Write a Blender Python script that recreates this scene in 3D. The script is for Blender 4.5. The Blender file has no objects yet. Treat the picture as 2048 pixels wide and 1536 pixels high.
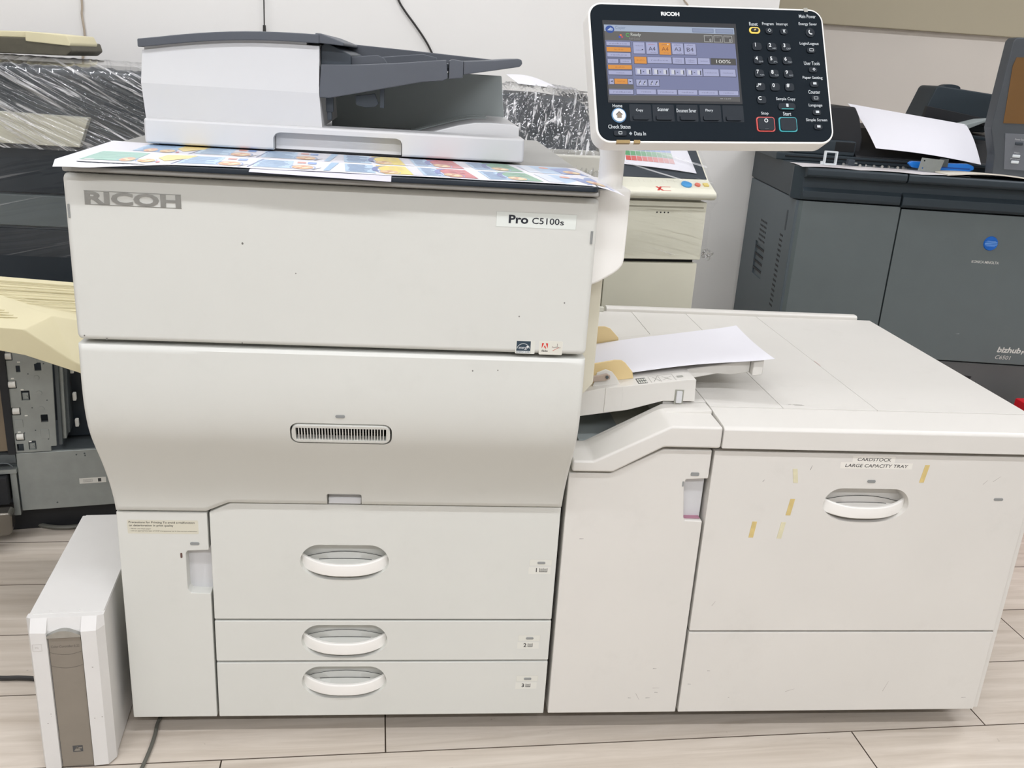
import bpy, bmesh, math, random
from mathutils import Vector, Matrix, noise

random.seed(7)
R = math.radians
SC = bpy.context.scene
COL = SC.collection

# ---------------------------------------------------------------- camera
cam_d = bpy.data.cameras.new('camera')
cam = bpy.data.objects.new('camera', cam_d)
COL.objects.link(cam)
F_PX, YAW, PITCH, ROLL = 1857.65, 0.112053, 0.330079, 0.064246
cam_d.sensor_width = 36.0
cam_d.lens = F_PX / 2048 * 36.0
cam_d.clip_start = 0.05
_f = Vector((math.sin(YAW) * math.cos(PITCH), math.cos(YAW) * math.cos(PITCH), -math.sin(PITCH)))
_r = Vector((math.cos(YAW), -math.sin(YAW), 0))
_u = _r.cross(_f)
_r2 = _r * math.cos(ROLL) + _u * math.sin(ROLL)
_u2 = -_r * math.sin(ROLL) + _u * math.cos(ROLL)
cam.matrix_world = Matrix(((_r2.x, _u2.x, -_f.x, 0.51943), (_r2.y, _u2.y, -_f.y, -1.54254),
                           (_r2.z, _u2.z, -_f.z, 1.28500), (0, 0, 0, 1)))
SC.camera = cam

# ---------------------------------------------------------------- world, exposure
w = bpy.data.worlds.new('world')
SC.world = w
w.use_nodes = True
w.node_tree.nodes['Background'].inputs[0].default_value = (0.9, 0.95, 1.0, 1)
w.node_tree.nodes['Background'].inputs[1].default_value = 0.15
SC.view_settings.view_transform = 'Standard'
SC.view_settings.look = 'None'
SC.view_settings.gamma = 1
SC.view_settings.use_curve_mapping = False
SC.view_settings.exposure = 0.0

# ceiling lamps of the room, the last one an added fill: (x, y, power in watts)
LAMPS = [(-0.9, -1.2, 14), (0.6, -1.2, 14), (2.1, -1.2, 16),
         (-0.9, -2.8, 28), (0.6, -2.8, 28), (2.1, -2.8, 28),
         (-0.9, 0.95, 12), (0.6, 0.95, 12), (3.3, 0.95, 26)]  # rightmost lamp added to brighten the recessed wall
CEIL = 2.75


# ================================================================ helpers
def lin(c):
    c = c / 255.0
    return c / 12.92 if c <= 0.04045 else ((c + 0.055) / 1.055) ** 2.4


def S(r, g, b):
    return (lin(r), lin(g), lin(b), 1.0)


MATS = {}


def mat(name, col, rough=0.45, metal=0.0, var=0.03, scale=14.0, bump=0.0, bscale=400.0, spec=0.5, trans=0.0,
        alpha=1.0, spots=0.0):
    """procedural plastic / paint / metal: base colour with faint noise mottling and fine bump"""
    if name in MATS:
        return MATS[name]
    m = bpy.data.materials.new(name)
    m.use_nodes = True
    nt = m.node_tree
    b = nt.nodes['Principled BSDF']
    b.inputs['Roughness'].default_value = rough
    b.inputs['Metallic'].default_value = metal
    b.inputs['Specular IOR Level'].default_value = spec
    if trans:
        b.inputs['Transmission Weight'].default_value = trans
    if alpha < 1:
        b.inputs['Alpha'].default_value = alpha
    tc = nt.nodes.new('ShaderNodeTexCoord')
    nz = nt.nodes.new('ShaderNodeTexNoise')
    nz.inputs['Scale'].default_value = scale
    nz.inputs['Detail'].default_value = 5
    nt.links.new(tc.outputs['Object'], nz.inputs['Vector'])
    cr = nt.nodes.new('ShaderNodeValToRGB')
    lo = tuple(max(0, c * (1 - var)) for c in col[:3]) + (1,)
    hi = tuple(min(1, c * (1 + var)) for c in col[:3]) + (1,)
    cr.color_ramp.elements[0].color = lo
    cr.color_ramp.elements[1].color = hi
    cr.color_ramp.elements[0].position = 0.3
    cr.color_ramp.elements[1].position = 0.7
    nt.links.new(nz.outputs['Fac'], cr.inputs['Fac'])
    out = cr.outputs['Color']
    if spots:
        n2 = nt.nodes.new('ShaderNodeTexNoise')
        n2.inputs['Scale'].default_value = 7.0
        n2.inputs['Detail'].default_value = 8
        n2.inputs['Roughness'].default_value = 0.7
        nt.links.new(tc.outputs['Object'], n2.inputs['Vector'])
        r2 = nt.nodes.new('ShaderNodeValToRGB')
        r2.color_ramp.elements[0].position = 0.56
        r2.color_ramp.elements[0].color = (1, 1, 1, 1)
        r2.color_ramp.elements[1].position = 0.75
        r2.color_ramp.elements[1].color = (1 - spots, 1 - spots, 1 - spots * 1.05, 1)
        nt.links.new(n2.outputs['Fac'], r2.inputs['Fac'])
        mx = nt.nodes.new('ShaderNodeMixRGB')
        mx.blend_type = 'MULTIPLY'
        mx.inputs[0].default_value = 1
        nt.links.new(out, mx.inputs[1])
        nt.links.new(r2.outputs['Color'], mx.inputs[2])
        out = mx.outputs[0]
    nt.links.new(out, b.inputs['Base Color'])
    if bump:
        nb = nt.nodes.new('ShaderNodeTexNoise')
        nb.inputs['Scale'].default_value = bscale
        nt.links.new(tc.outputs['Object'], nb.inputs['Vector'])
        bp = nt.nodes.new('ShaderNodeBump')
        bp.inputs['Strength'].default_value = bump
        bp.inputs['Distance'].default_value = 0.0006
        nt.links.new(nb.outputs['Fac'], bp.inputs['Height'])
        nt.links.new(bp.outputs['Normal'], b.inputs['Normal'])
    MATS[name] = m
    return m


def ink_mat(name, rough=0.5, emit=0.0):
    if name in MATS:
        return MATS[name]
    m = bpy.data.materials.new(name)
    m.use_nodes = True
    nt = m.node_tree
    b = nt.nodes['Principled BSDF']
    b.inputs['Roughness'].default_value = rough
    a = nt.nodes.new('ShaderNodeVertexColor')
    a.layer_name = 'Col'
    if emit:
        b.inputs['Base Color'].default_value = (0.02, 0.02, 0.02, 1)
        b.inputs['Specular IOR Level'].default_value = 0.1
        nt.links.new(a.outputs['Color'], b.inputs['Emission Color'])
        b.inputs['Emission Strength'].default_value = emit
    else:
        nt.links.new(a.outputs['Color'], b.inputs['Base Color'])
    MATS[name] = m
    return m


def thing(name, label, cat, loc=(0, 0, 0), rz=0.0, group=None, world=False):
    """an Empty at the base of a thing; world=True means its parts are written in room coordinates"""
    o = bpy.data.objects.new(name, None)
    o.empty_display_size = 0.05
    COL.objects.link(o)
    o.location = loc
    o.rotation_euler = (0, 0, rz)
    o['label'] = label
    o['category'] = cat
    if group:
        o['group'] = group
    o['w'] = 1 if world else 0
    return o


def tag(o, label, cat, group=None):
    o['label'] = label
    o['category'] = cat
    if group:
        o['group'] = group
    return o


def attach(o, parent):
    o.parent = parent
    root = parent
    if root.get('w', 0):
        o.matrix_parent_inverse = (Matrix.Translation(root.location) @ Matrix.Rotation(root.rotation_euler.z, 4, 'Z')).inverted()


def face_normals(o):
    """keep large flat faces flat next to small rounded edges"""
    md = o.modifiers.new('flat_faces', 'WEIGHTED_NORMAL')
    md.weight = 100
    md.keep_sharp = True


def mk(name, bm, m, parent=None, ang=35, label=None, kind=None, keep=False):
    me = bpy.data.meshes.new(name)
    bm.normal_update()
    bm.to_mesh(me)
    if not keep:
        bm.free()
    if m is not None:
        for mm in (m if isinstance(m, (list, tuple)) else [m]):
            me.materials.append(mm)
    if ang:
        me.shade_smooth()
        me.set_sharp_from_angle(angle=R(ang))
    o = bpy.data.objects.new(name, me)
    COL.objects.link(o)
    if ang and len(me.polygons) < 12000:
        face_normals(o)
    if parent is not None:
        attach(o, parent)
    if label:
        o['label'] = label
    if kind:
        o['kind'] = kind
    return o


def bev(bm, r, seg=2, edges=None):
    if r > 0:
        bmesh.ops.bevel(bm, geom=list(edges) if edges is not None else list(bm.edges), offset=r, segments=seg,
                        profile=0.5, affect='EDGES', clamp_overlap=True)
    return bm


def add_box(bm, x0, x1, y0, y1, z0, z1):
    vs = [bm.verts.new(p) for p in ((x0, y0, z0), (x1, y0, z0), (x1, y1, z0), (x0, y1, z0),
                                    (x0, y0, z1), (x1, y0, z1), (x1, y1, z1), (x0, y1, z1))]
    for f in ((3, 2, 1, 0), (4, 5, 6, 7), (0, 1, 5, 4), (1, 2, 6, 5), (2, 3, 7, 6), (3, 0, 4, 7)):
        bm.faces.new([vs[i] for i in f])
    return vs


def box(x0, x1, y0, y1, z0, z1, r=0.003, seg=2):
    bm = bmesh.new()
    add_box(bm, x0, x1, y0, y1, z0, z1)
    return bev(bm, r, seg)


def add_prism(bm, poly, axis, a0, a1):
    """poly 2-D; axis 'y': (x,z) outline pushed along y; 'x': (y,z); 'z': (x,y)"""
    def P(p, a):
        if axis == 'y':
            return (p[0], a, p[1])
        if axis == 'x':
            return (a, p[0], p[1])
        return (p[0], p[1], a)
    A = [bm.verts.new(P(p, a0)) for p in poly]
    B = [bm.verts.new(P(p, a1)) for p in poly]
    n = len(poly)
    bm.faces.new(A)
    bm.faces.new(B[::-1])
    for i in range(n):
        bm.faces.new((A[i], B[i], B[(i + 1) % n], A[(i + 1) % n]))
    bmesh.ops.recalc_face_normals(bm, faces=bm.faces[:])
    return A + B


def prism(poly, axis, a0, a1, r=0.0, seg=2):
    bm = bmesh.new()
    add_prism(bm, poly, axis, a0, a1)
    return bev(bm, r, seg)


def rrect(cx, cy, w, h, r, n=6):
    pts = []
    for sx, sy, a0 in ((1, -1, -90), (1, 1, 0), (-1, 1, 90), (-1, -1, 180)):
        for i in range(n + 1):
            a = R(a0 + 90 * i / n)
            pts.append((cx + sx * (w / 2 - r) + r * math.cos(a), cy + sy * (h / 2 - r) + r * math.sin(a)))
    return pts


def ellipse(cx, cy, a, b, n=24):
    return [(cx + a * math.cos(2 * math.pi * i / n), cy + b * math.sin(2 * math.pi * i / n)) for i in range(n)]


def add_cyl(bm, p0, p1, r0, r1=None, n=20, cap=True):
    p0, p1 = Vector(p0), Vector(p1)
    r1 = r0 if r1 is None else r1
    d = (p1 - p0).normalized()
    a = d.orthogonal().normalized()
    b = d.cross(a)
    A = [bm.verts.new(p0 + (a * math.cos(t) + b * math.sin(t)) * r0) for t in [2 * math.pi * i / n for i in range(n)]]
    B = [bm.verts.new(p1 + (a * math.cos(t) + b * math.sin(t)) * r1) for t in [2 * math.pi * i / n for i in range(n)]]
    for i in range(n):
        bm.faces.new((A[i], A[(i + 1) % n], B[(i + 1) % n], B[i]))
    if cap:
        bm.faces.new(A[::-1])
        bm.faces.new(B)
    return A + B


def spline(pts, per=8):
    pts = [Vector(p) for p in pts]
    out = []
    for i in range(len(pts) - 1):
        p0 = pts[max(i - 1, 0)]
        p1, p2 = pts[i], pts[i + 1]
        p3 = pts[min(i + 2, len(pts) - 1)]
        for k in range(per):
            t = k / per
            out.append(0.5 * ((2 * p1) + (p2 - p0) * t + (2 * p0 - 5 * p1 + 4 * p2 - p3) * t * t
                              + (3 * p1 - p0 - 3 * p2 + p3) * t ** 3))
    out.append(pts[-1])
    return out


def tube(pts, r, n=8, per=8):
    bm = bmesh.new()
    P = spline(pts, per)
    rings = []
    ref = None
    for i, p in enumerate(P):
        d = (P[min(i + 1, len(P) - 1)] - P[max(i - 1, 0)]).normalized()
        if ref is None:
            ref = d.orthogonal().normalized()
        a = (ref - d * ref.dot(d)).normalized()
        ref = a
        b = d.cross(a)
        rings.append([bm.verts.new(p + (a * math.cos(2 * math.pi * k / n) + b * math.sin(2 * math.pi * k / n)) * r)
                      for k in range(n)])
    for q in range(len(rings) - 1):
        for k in range(n):
            bm.faces.new((rings[q][k], rings[q][(k + 1) % n], rings[q + 1][(k + 1) % n], rings[q + 1][k]))
    bm.faces.new(rings[0][::-1])
    bm.faces.new(rings[-1])
    return bm


def cut(o, *cutters):
    """subtract the bmeshes in cutters from the object's mesh"""
    o.modifiers.clear()
    for cb in cutters:
        me = bpy.data.meshes.new('tmp')
        bmesh.ops.recalc_face_normals(cb, faces=cb.faces[:])
        cb.to_mesh(me)
        cb.free()
        c = bpy.data.objects.new('tmp', me)
        COL.objects.link(c)
        c.matrix_world = Matrix.Identity(4)
        par, inv = o.parent, o.matrix_parent_inverse.copy()
        o.parent = None
        md = o.modifiers.new('b', 'BOOLEAN')
        md.object = c
        md.operation = 'DIFFERENCE'
        md.solver = 'EXACT'
        bpy.context.view_layer.update()
        dg = bpy.context.evaluated_depsgraph_get()
        new = bpy.data.meshes.new_from_object(o.evaluated_get(dg))
        o.modifiers.clear()
        old = o.data
        nm = old.name
        o.data = new
        bpy.data.meshes.remove(old)
        new.name = nm
        o.parent = par
        o.matrix_parent_inverse = inv
        bpy.data.objects.remove(c)
        bpy.data.meshes.remove(me)
        new.shade_smooth()
        new.set_sharp_from_angle(angle=R(35))
    face_normals(o)
    return o


_TXT = {}


def text_mesh(s, bold=0.0):
    """letter outlines filled, normalised to a unit-high box: verts (x,y), faces"""
    key = (s, bold)
    if key not in _TXT:
        cu = bpy.data.curves.new('t', 'FONT')
        cu.body = s
        cu.size = 1
        cu.resolution_u = 3
        cu.offset = bold
        ob = bpy.data.objects.new('t', cu)
        me = ob.to_mesh()
        vs = [(v.co.x, v.co.y) for v in me.vertices]
        fs = [tuple(p.vertices) for p in me.polygons]
        ob.to_mesh_clear()
        bpy.data.objects.remove(ob)
        bpy.data.curves.remove(cu)
        x0, x1 = min(v[0] for v in vs), max(v[0] for v in vs)
        y0, y1 = min(v[1] for v in vs), max(v[1] for v in vs)
        vs = [((v[0] - x0) / (x1 - x0), (v[1] - y0) / (y1 - y0)) for v in vs]
        _TXT[key] = (vs, fs, (x1 - x0) / max(y1 - y0, 1e-6))
    return _TXT[key]


class Ink:
    """flat print: coloured patches and lettering in a 2-D sheet, laid on a surface by a mapping (u, v, lift)"""
    def __init__(s):
        s.v, s.f, s.c = [], [], []
        s.n = 0

    def _add(s, vs, fs, col, layer):
        o = len(s.v)
        s.v += [(x, y, layer) for x, y in vs]
        s.f += [tuple(i + o for i in f) for f in fs]
        s.c += [col] * len(vs)

    def rect(s, u0, v0, u1, v1, col, layer=1, nx=1, ny=1):
        if u1 < u0:
            u0, u1 = u1, u0
        if v1 < v0:
            v0, v1 = v1, v0
        vs = [(u0 + (u1 - u0) * i / nx, v0 + (v1 - v0) * j / ny) for j in range(ny + 1) for i in range(nx + 1)]
        fs = [(j * (nx + 1) + i, j * (nx + 1) + i + 1, (j + 1) * (nx + 1) + i + 1, (j + 1) * (nx + 1) + i)
              for j in range(ny) for i in range(nx)]
        s._add(vs, fs, col, layer)

    def poly(s, pts, col, layer=1):
        a = sum(pts[i][0] * pts[(i + 1) % len(pts)][1] - pts[(i + 1) % len(pts)][0] * pts[i][1] for i in range(len(pts)))
        if a < 0:
            pts = pts[::-1]
        s._add(list(pts), [tuple(range(len(pts)))], col, layer)

    def ell(s, cx, cy, a, b, col, layer=2, n=18):
        s.poly(ellipse(cx, cy, a, b, n), col, layer)

    def ring(s, cx, cy, a, b, t, col, layer=2, a0=0, a1=360, n=24):
        vs, fs = [], []
        for i in range(n + 1):
            q = R(a0 + (a1 - a0) * i / n)
            vs += [(cx + (a - t) * math.cos(q), cy + (b - t) * math.sin(q)), (cx + a * math.cos(q), cy + b * math.sin(q))]
        for i in range(n):
            fs.append((2 * i, 2 * i + 1, 2 * i + 3, 2 * i + 2))
        s._add(vs, fs, col, layer)

    def frame(s, u0, v0, u1, v1, t, col, layer=2):
        s.rect(u0, v0, u1, v0 + t, col, layer)
        s.rect(u0, v1 - t, u1, v1, col, layer)
        s.rect(u0, v0, u0 + t, v1, col, layer)
        s.rect(u1 - t, v0, u1, v1, col, layer)

    def rr(s, cx, cy, w, h, r, col, layer=2):
        s.poly(rrect(cx, cy, w, h, r, 4), col, layer)

    def text(s, t, cx, cy, h, col, layer=3, w=None, bold=0.0, left=False, slant=0.0):
        vs, fs, asp = text_mesh(t, bold)
        ww = w if w else h * asp
        x0 = cx if left else cx - ww / 2
        s._add([(x0 + x * ww + slant * y * h, cy - h / 2 + y * h) for x, y in vs], fs, col, layer)

    def build(s, name, fn, m, parent=None, lift=0.00012, label=None):
        me = bpy.data.meshes.new(name)
        me.from_pydata([tuple(fn(x, y, l * lift)) for x, y, l in s.v], [], s.f)
        ca = me.color_attributes.new('Col', 'FLOAT_COLOR', 'POINT')
        ca.data.foreach_set('color', [k for c in s.c for k in c])
        me.materials.append(m)
        me.update()
        o = bpy.data.objects.new(name, me)
        COL.objects.link(o)
        if parent is not None:
            attach(o, parent)
        if label:
            o['label'] = label
        return o


def front_map(y):
    return lambda u, v, l: (u, y - l, v)


def struct(name, bm, m, parent=None, ang=0):
    o = mk(name, bm, m, parent, ang)
    if parent is None:
        o['kind'] = 'structure'
    return o


# ================================================================ materials
IV = mat('ivory_plastic', S(208, 208, 201), 0.42, var=0.012, scale=5, bump=0.05, bscale=900, spots=0.035)
IVL = mat('ivory_plastic_worn', S(213, 210, 203), 0.42, var=0.016, scale=5, bump=0.05, bscale=900, spots=0.06)
IVD = mat('ivory_inner_plastic', S(200, 199, 186), 0.5, var=0.02)
FEEDW = mat('cool_white_plastic', S(205, 205, 205), 0.4, var=0.008, bump=0.04, bscale=900)
MASTW = mat('clean_white_plastic', S(237, 235, 229), 0.4, var=0.008, bump=0.04, bscale=900)
GREYTOP = mat('grey_top_plastic', S(158, 157, 152), 0.5, var=0.02, bump=0.1)
NAVY = mat('dark_glass_edge', S(26, 36, 46), 0.25)
CHAR = mat('charcoal_plastic', S(79, 83, 90), 0.5, var=0.03, bump=0.12, bscale=700)
CHARD = mat('dark_charcoal_plastic', S(52, 60, 68), 0.5, var=0.03)
MIDGREY = mat('mid_grey_plastic', S(158, 166, 165), 0.5, var=0.02, bump=0.08)
BLACK = mat('black_rubber', S(22, 24, 28), 0.6)
GAP = mat('dark_interior', S(14, 16, 18), 0.8)
CHROME = mat('brushed_silver', S(176, 176, 172), 0.28, 1.0, var=0.06, scale=60)
LENS = mat('grey_lens', S(138, 140, 138), 0.3)
TAN = mat('tan_plastic', S(222, 198, 146), 0.45, var=0.02)
STEEL = mat('galvanised_steel', S(150, 155, 152), 0.42, 0.55, var=0.06, scale=30)
STEELD = mat('dark_steel', S(90, 96, 98), 0.45, 0.5, var=0.06, scale=30)
CREAM = mat('cream_plastic', S(218, 209, 172), 0.5, var=0.02, bump=0.06)
XCREAM = mat('aged_cream_plastic', S(226, 224, 206), 0.45, var=0.015, bump=0.04)
SLATE = mat('slate_grey_shaded', S(80, 90, 96), 0.5, var=0.025, bump=0.25, bscale=900)  # same plastic as the doors, with the side's shade put into the colour
SLATEL = mat('slate_grey_door', S(93, 102, 103), 0.5, var=0.025, bump=0.25, bscale=900)
SLATED = mat('slate_dark_trim', S(48, 57, 63), 0.5, spec=0.3, var=0.03, bump=0.2, bscale=900)
DARKM = mat('wrapped_dark_grey', S(58, 66, 72), 0.5, var=0.04)
NAVYM = mat('wrapped_blue_black', S(30, 40, 48), 0.5, var=0.04)
PAPER = mat('white_paper', S(226, 225, 230), 0.6, var=0.006)
TAPE = mat('aged_tape', S(206, 184, 122), 0.5, var=0.08, scale=80)
TAPEP = mat('pale_tape', S(212, 206, 174), 0.5, var=0.05, scale=80)
TAUPE = mat('taupe_plastic', S(132, 124, 112), 0.4, var=0.04, scale=20, spots=0.1)
WHITEP = mat('server_white', S(216, 214, 210), 0.42, var=0.015, spots=0.05)
BLUE = mat('blue_plastic', S(20, 120, 214), 0.35)
RED = mat('red_plastic', S(196, 20, 34), 0.4)
BADGE = mat('blue_badge', S(24, 96, 186), 0.2, var=0.1, scale=40)
CORD = mat('black_cord', S(40, 38, 36), 0.5)
CORDB = mat('beige_cord', S(178, 164, 146), 0.6)
CORDG = mat('grey_cable', S(96, 96, 88), 0.5)
INK = ink_mat('printed_ink', 0.5)
INKG = ink_mat('glossy_print', 0.3)
SCREEN = ink_mat('lit_screen', 0.5, 0.8)


def wood_mat():
    m = bpy.data.materials.new('pale_wood_planks')
    m.use_nodes = True
    nt = m.node_tree
    b = nt.nodes['Principled BSDF']
    b.inputs['Roughness'].default_value = 0.42
    tc = nt.nodes.new('ShaderNodeTexCoord')
    oi = nt.nodes.new('ShaderNodeObjectInfo')
    mp = nt.nodes.new('ShaderNodeMapping')
    mp.inputs['Scale'].default_value = (1.2, 16, 1)
    ad = nt.nodes.new('ShaderNodeVectorMath')
    ad.operation = 'ADD'
    ml = nt.nodes.new('ShaderNodeVectorMath')
    ml.operation = 'SCALE'
    ml.inputs[3].default_value = 1.0
    cb = nt.nodes.new('ShaderNodeCombineXYZ')
    mm = nt.nodes.new('ShaderNodeMath')
    mm.operation = 'MULTIPLY'
    mm.inputs[1].default_value = 37.0
    nt.links.new(oi.outputs['Random'], mm.inputs[0])
    nt.links.new(mm.outputs[0], cb.inputs[0])
    nt.links.new(mm.outputs[0], cb.inputs[1])
    nt.links.new(tc.outputs['Object'], ad.inputs[0])
    nt.links.new(cb.outputs[0], ad.inputs[1])
    nt.links.new(ad.outputs[0], mp.inputs['Vector'])
    nz = nt.nodes.new('ShaderNodeTexNoise')
    nz.inputs['Scale'].default_value = 2.2
    nz.inputs['Detail'].default_value = 8
    nz.inputs['Roughness'].default_value = 0.62
    nz.inputs['Distortion'].default_value = 0.7
    nt.links.new(mp.outputs[0], nz.inputs['Vector'])
    cr = nt.nodes.new('ShaderNodeValToRGB')
    cr.color_ramp.elements[0].position = 0.28
    cr.color_ramp.elements[0].color = S(186, 174, 159)
    cr.color_ramp.elements[1].position = 0.68
    cr.color_ramp.elements[1].color = S(213, 203, 190)
    nt.links.new(nz.outputs['Fac'], cr.inputs['Fac'])
    hs = nt.nodes.new('ShaderNodeHueSaturation')
    vm = nt.nodes.new('ShaderNodeMapRange')
    vm.inputs['To Min'].default_value = 0.93
    vm.inputs['To Max'].default_value = 1.05
    nt.links.new(oi.outputs['Random'], vm.inputs['Value'])
    nt.links.new(vm.outputs[0], hs.inputs['Value'])
    nt.links.new(cr.outputs[0], hs.inputs['Color'])
    # small dark specks of dirt
    vo = nt.nodes.new('ShaderNodeTexNoise')
    vo.inputs['Scale'].default_value = 38
    vo.inputs['Detail'].default_value = 2
    nt.links.new(tc.outputs['Object'], vo.inputs['Vector'])
    r2 = nt.nodes.new('ShaderNodeValToRGB')
    r2.color_ramp.elements[0].position = 0.74
    r2.color_ramp.elements[0].color = (1, 1, 1, 1)
    r2.color_ramp.elements[1].position = 0.80
    r2.color_ramp.elements[1].color = (0.45, 0.42, 0.38, 1)
    nt.links.new(vo.outputs['Fac'], r2.inputs['Fac'])
    mx = nt.nodes.new('ShaderNodeMixRGB')
    mx.blend_type = 'MULTIPLY'
    mx.inputs[0].default_value = 1
    nt.links.new(hs.outputs[0], mx.inputs[1])
    nt.links.new(r2.outputs[0], mx.inputs[2])
    nt.links.new(mx.outputs[0], b.inputs['Base Color'])
    bp = nt.nodes.new('ShaderNodeBump')
    bp.inputs['Strength'].default_value = 0.15
    bp.inputs['Distance'].default_value = 0.001
    nt.links.new(nz.outputs['Fac'], bp.inputs['Height'])
    nt.links.new(bp.outputs[0], b.inputs['Normal'])
    return m


def film_mat(name, haze=0.05, gloss=0.04, rough=0.08, ior=1.3, folds=((-30, 1.6, 70, 0.58, 0.7),)):
    """clear stretch film: transparent with a glossy coat; milky fold streaks also paint in its white highlights.
    folds: (angle in the x-z plane, frequency along, frequency across, threshold, strength)"""
    m = bpy.data.materials.new(name)
    m.use_nodes = True
    nt = m.node_tree
    for n in list(nt.nodes):
        nt.nodes.remove(n)
    N, L = nt.nodes.new, nt.links.new
    out = N('ShaderNodeOutputMaterial')
    tr = N('ShaderNodeBsdfTransparent')
    tr.inputs[0].default_value = (0.97, 0.97, 0.97, 1)
    gl = N('ShaderNodeBsdfGlossy')
    gl.inputs['Roughness'].default_value = rough
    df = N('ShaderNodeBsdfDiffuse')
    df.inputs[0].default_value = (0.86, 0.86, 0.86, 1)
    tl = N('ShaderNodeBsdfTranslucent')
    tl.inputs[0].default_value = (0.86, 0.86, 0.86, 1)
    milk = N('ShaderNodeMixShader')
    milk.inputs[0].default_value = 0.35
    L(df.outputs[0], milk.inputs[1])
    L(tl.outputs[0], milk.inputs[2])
    tc = N('ShaderNodeTexCoord')
    nz = N('ShaderNodeTexNoise')
    nz.inputs['Scale'].default_value = 6
    nz.inputs['Detail'].default_value = 6
    L(tc.outputs['Object'], nz.inputs['Vector'])
    mr = N('ShaderNodeMapRange')
    mr.inputs['From Min'].default_value = 0.38
    mr.inputs['From Max'].default_value = 0.72
    mr.inputs['To Min'].default_value = haze * 0.25
    mr.inputs['To Max'].default_value = haze * 2.2
    L(nz.outputs['Fac'], mr.inputs['Value'])
    total = mr.outputs[0]
    for ang, fu, fv, thr, strength in folds:  # whitish streaks: gathered film, and highlights put into the colour
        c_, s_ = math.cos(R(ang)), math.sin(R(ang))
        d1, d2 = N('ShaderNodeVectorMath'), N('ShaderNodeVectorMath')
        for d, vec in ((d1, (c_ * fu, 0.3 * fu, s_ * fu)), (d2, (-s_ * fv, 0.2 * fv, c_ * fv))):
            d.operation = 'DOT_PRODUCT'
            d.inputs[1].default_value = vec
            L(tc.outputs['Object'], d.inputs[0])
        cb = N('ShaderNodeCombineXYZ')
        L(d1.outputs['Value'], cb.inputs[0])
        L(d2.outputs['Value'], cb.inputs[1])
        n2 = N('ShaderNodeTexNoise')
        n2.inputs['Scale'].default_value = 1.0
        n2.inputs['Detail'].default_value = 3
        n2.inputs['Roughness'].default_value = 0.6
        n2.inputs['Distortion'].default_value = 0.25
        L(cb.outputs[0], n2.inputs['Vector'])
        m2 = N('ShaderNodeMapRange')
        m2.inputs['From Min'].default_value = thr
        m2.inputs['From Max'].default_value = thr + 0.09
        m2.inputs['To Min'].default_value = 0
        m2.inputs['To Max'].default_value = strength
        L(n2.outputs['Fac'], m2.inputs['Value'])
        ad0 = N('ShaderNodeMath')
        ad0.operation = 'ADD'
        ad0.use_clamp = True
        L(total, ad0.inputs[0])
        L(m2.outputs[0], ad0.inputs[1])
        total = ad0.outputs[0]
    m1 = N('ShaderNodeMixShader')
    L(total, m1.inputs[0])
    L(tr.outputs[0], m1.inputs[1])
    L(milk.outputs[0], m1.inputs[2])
    fr = N('ShaderNodeFresnel')
    fr.inputs['IOR'].default_value = ior
    ad = N('ShaderNodeMath')
    ad.operation = 'ADD'
    ad.use_clamp = True
    ad.inputs[1].default_value = gloss
    L(fr.outputs[0], ad.inputs[0])
    mx = N('ShaderNodeMixShader')
    L(ad.outputs[0], mx.inputs[0])
    L(m1.outputs[0], mx.inputs[1])
    L(gl.outputs[0], mx.inputs[2])
    L(mx.outputs[0], out.inputs[0])
    return m


WOOD = wood_mat()
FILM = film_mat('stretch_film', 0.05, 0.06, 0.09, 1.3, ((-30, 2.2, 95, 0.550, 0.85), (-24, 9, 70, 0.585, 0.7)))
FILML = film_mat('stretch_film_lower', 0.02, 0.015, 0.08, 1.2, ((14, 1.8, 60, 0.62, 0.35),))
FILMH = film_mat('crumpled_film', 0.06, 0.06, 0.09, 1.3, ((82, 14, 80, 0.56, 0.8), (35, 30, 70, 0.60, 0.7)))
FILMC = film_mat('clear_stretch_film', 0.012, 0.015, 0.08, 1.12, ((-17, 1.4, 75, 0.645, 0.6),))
WALL = mat('white_wall_paint', S(236, 234, 230), 0.7, var=0.008, scale=3, bump=0.15, bscale=220)
WALLG = mat('dimmed_wall_paint', S(216, 209, 200), 0.7, var=0.02, scale=2.5, bump=0.15, bscale=220)  # wall colour greyed to carry the weaker light in the recess
BEIGE = mat('beige_beam_paint', S(180, 171, 148), 0.7, var=0.02, scale=3)
CEILM = mat('ceiling_white', S(238, 238, 236), 0.8, var=0.005)
JOINT = mat('floor_joint', S(96, 84, 72), 0.8)

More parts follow.
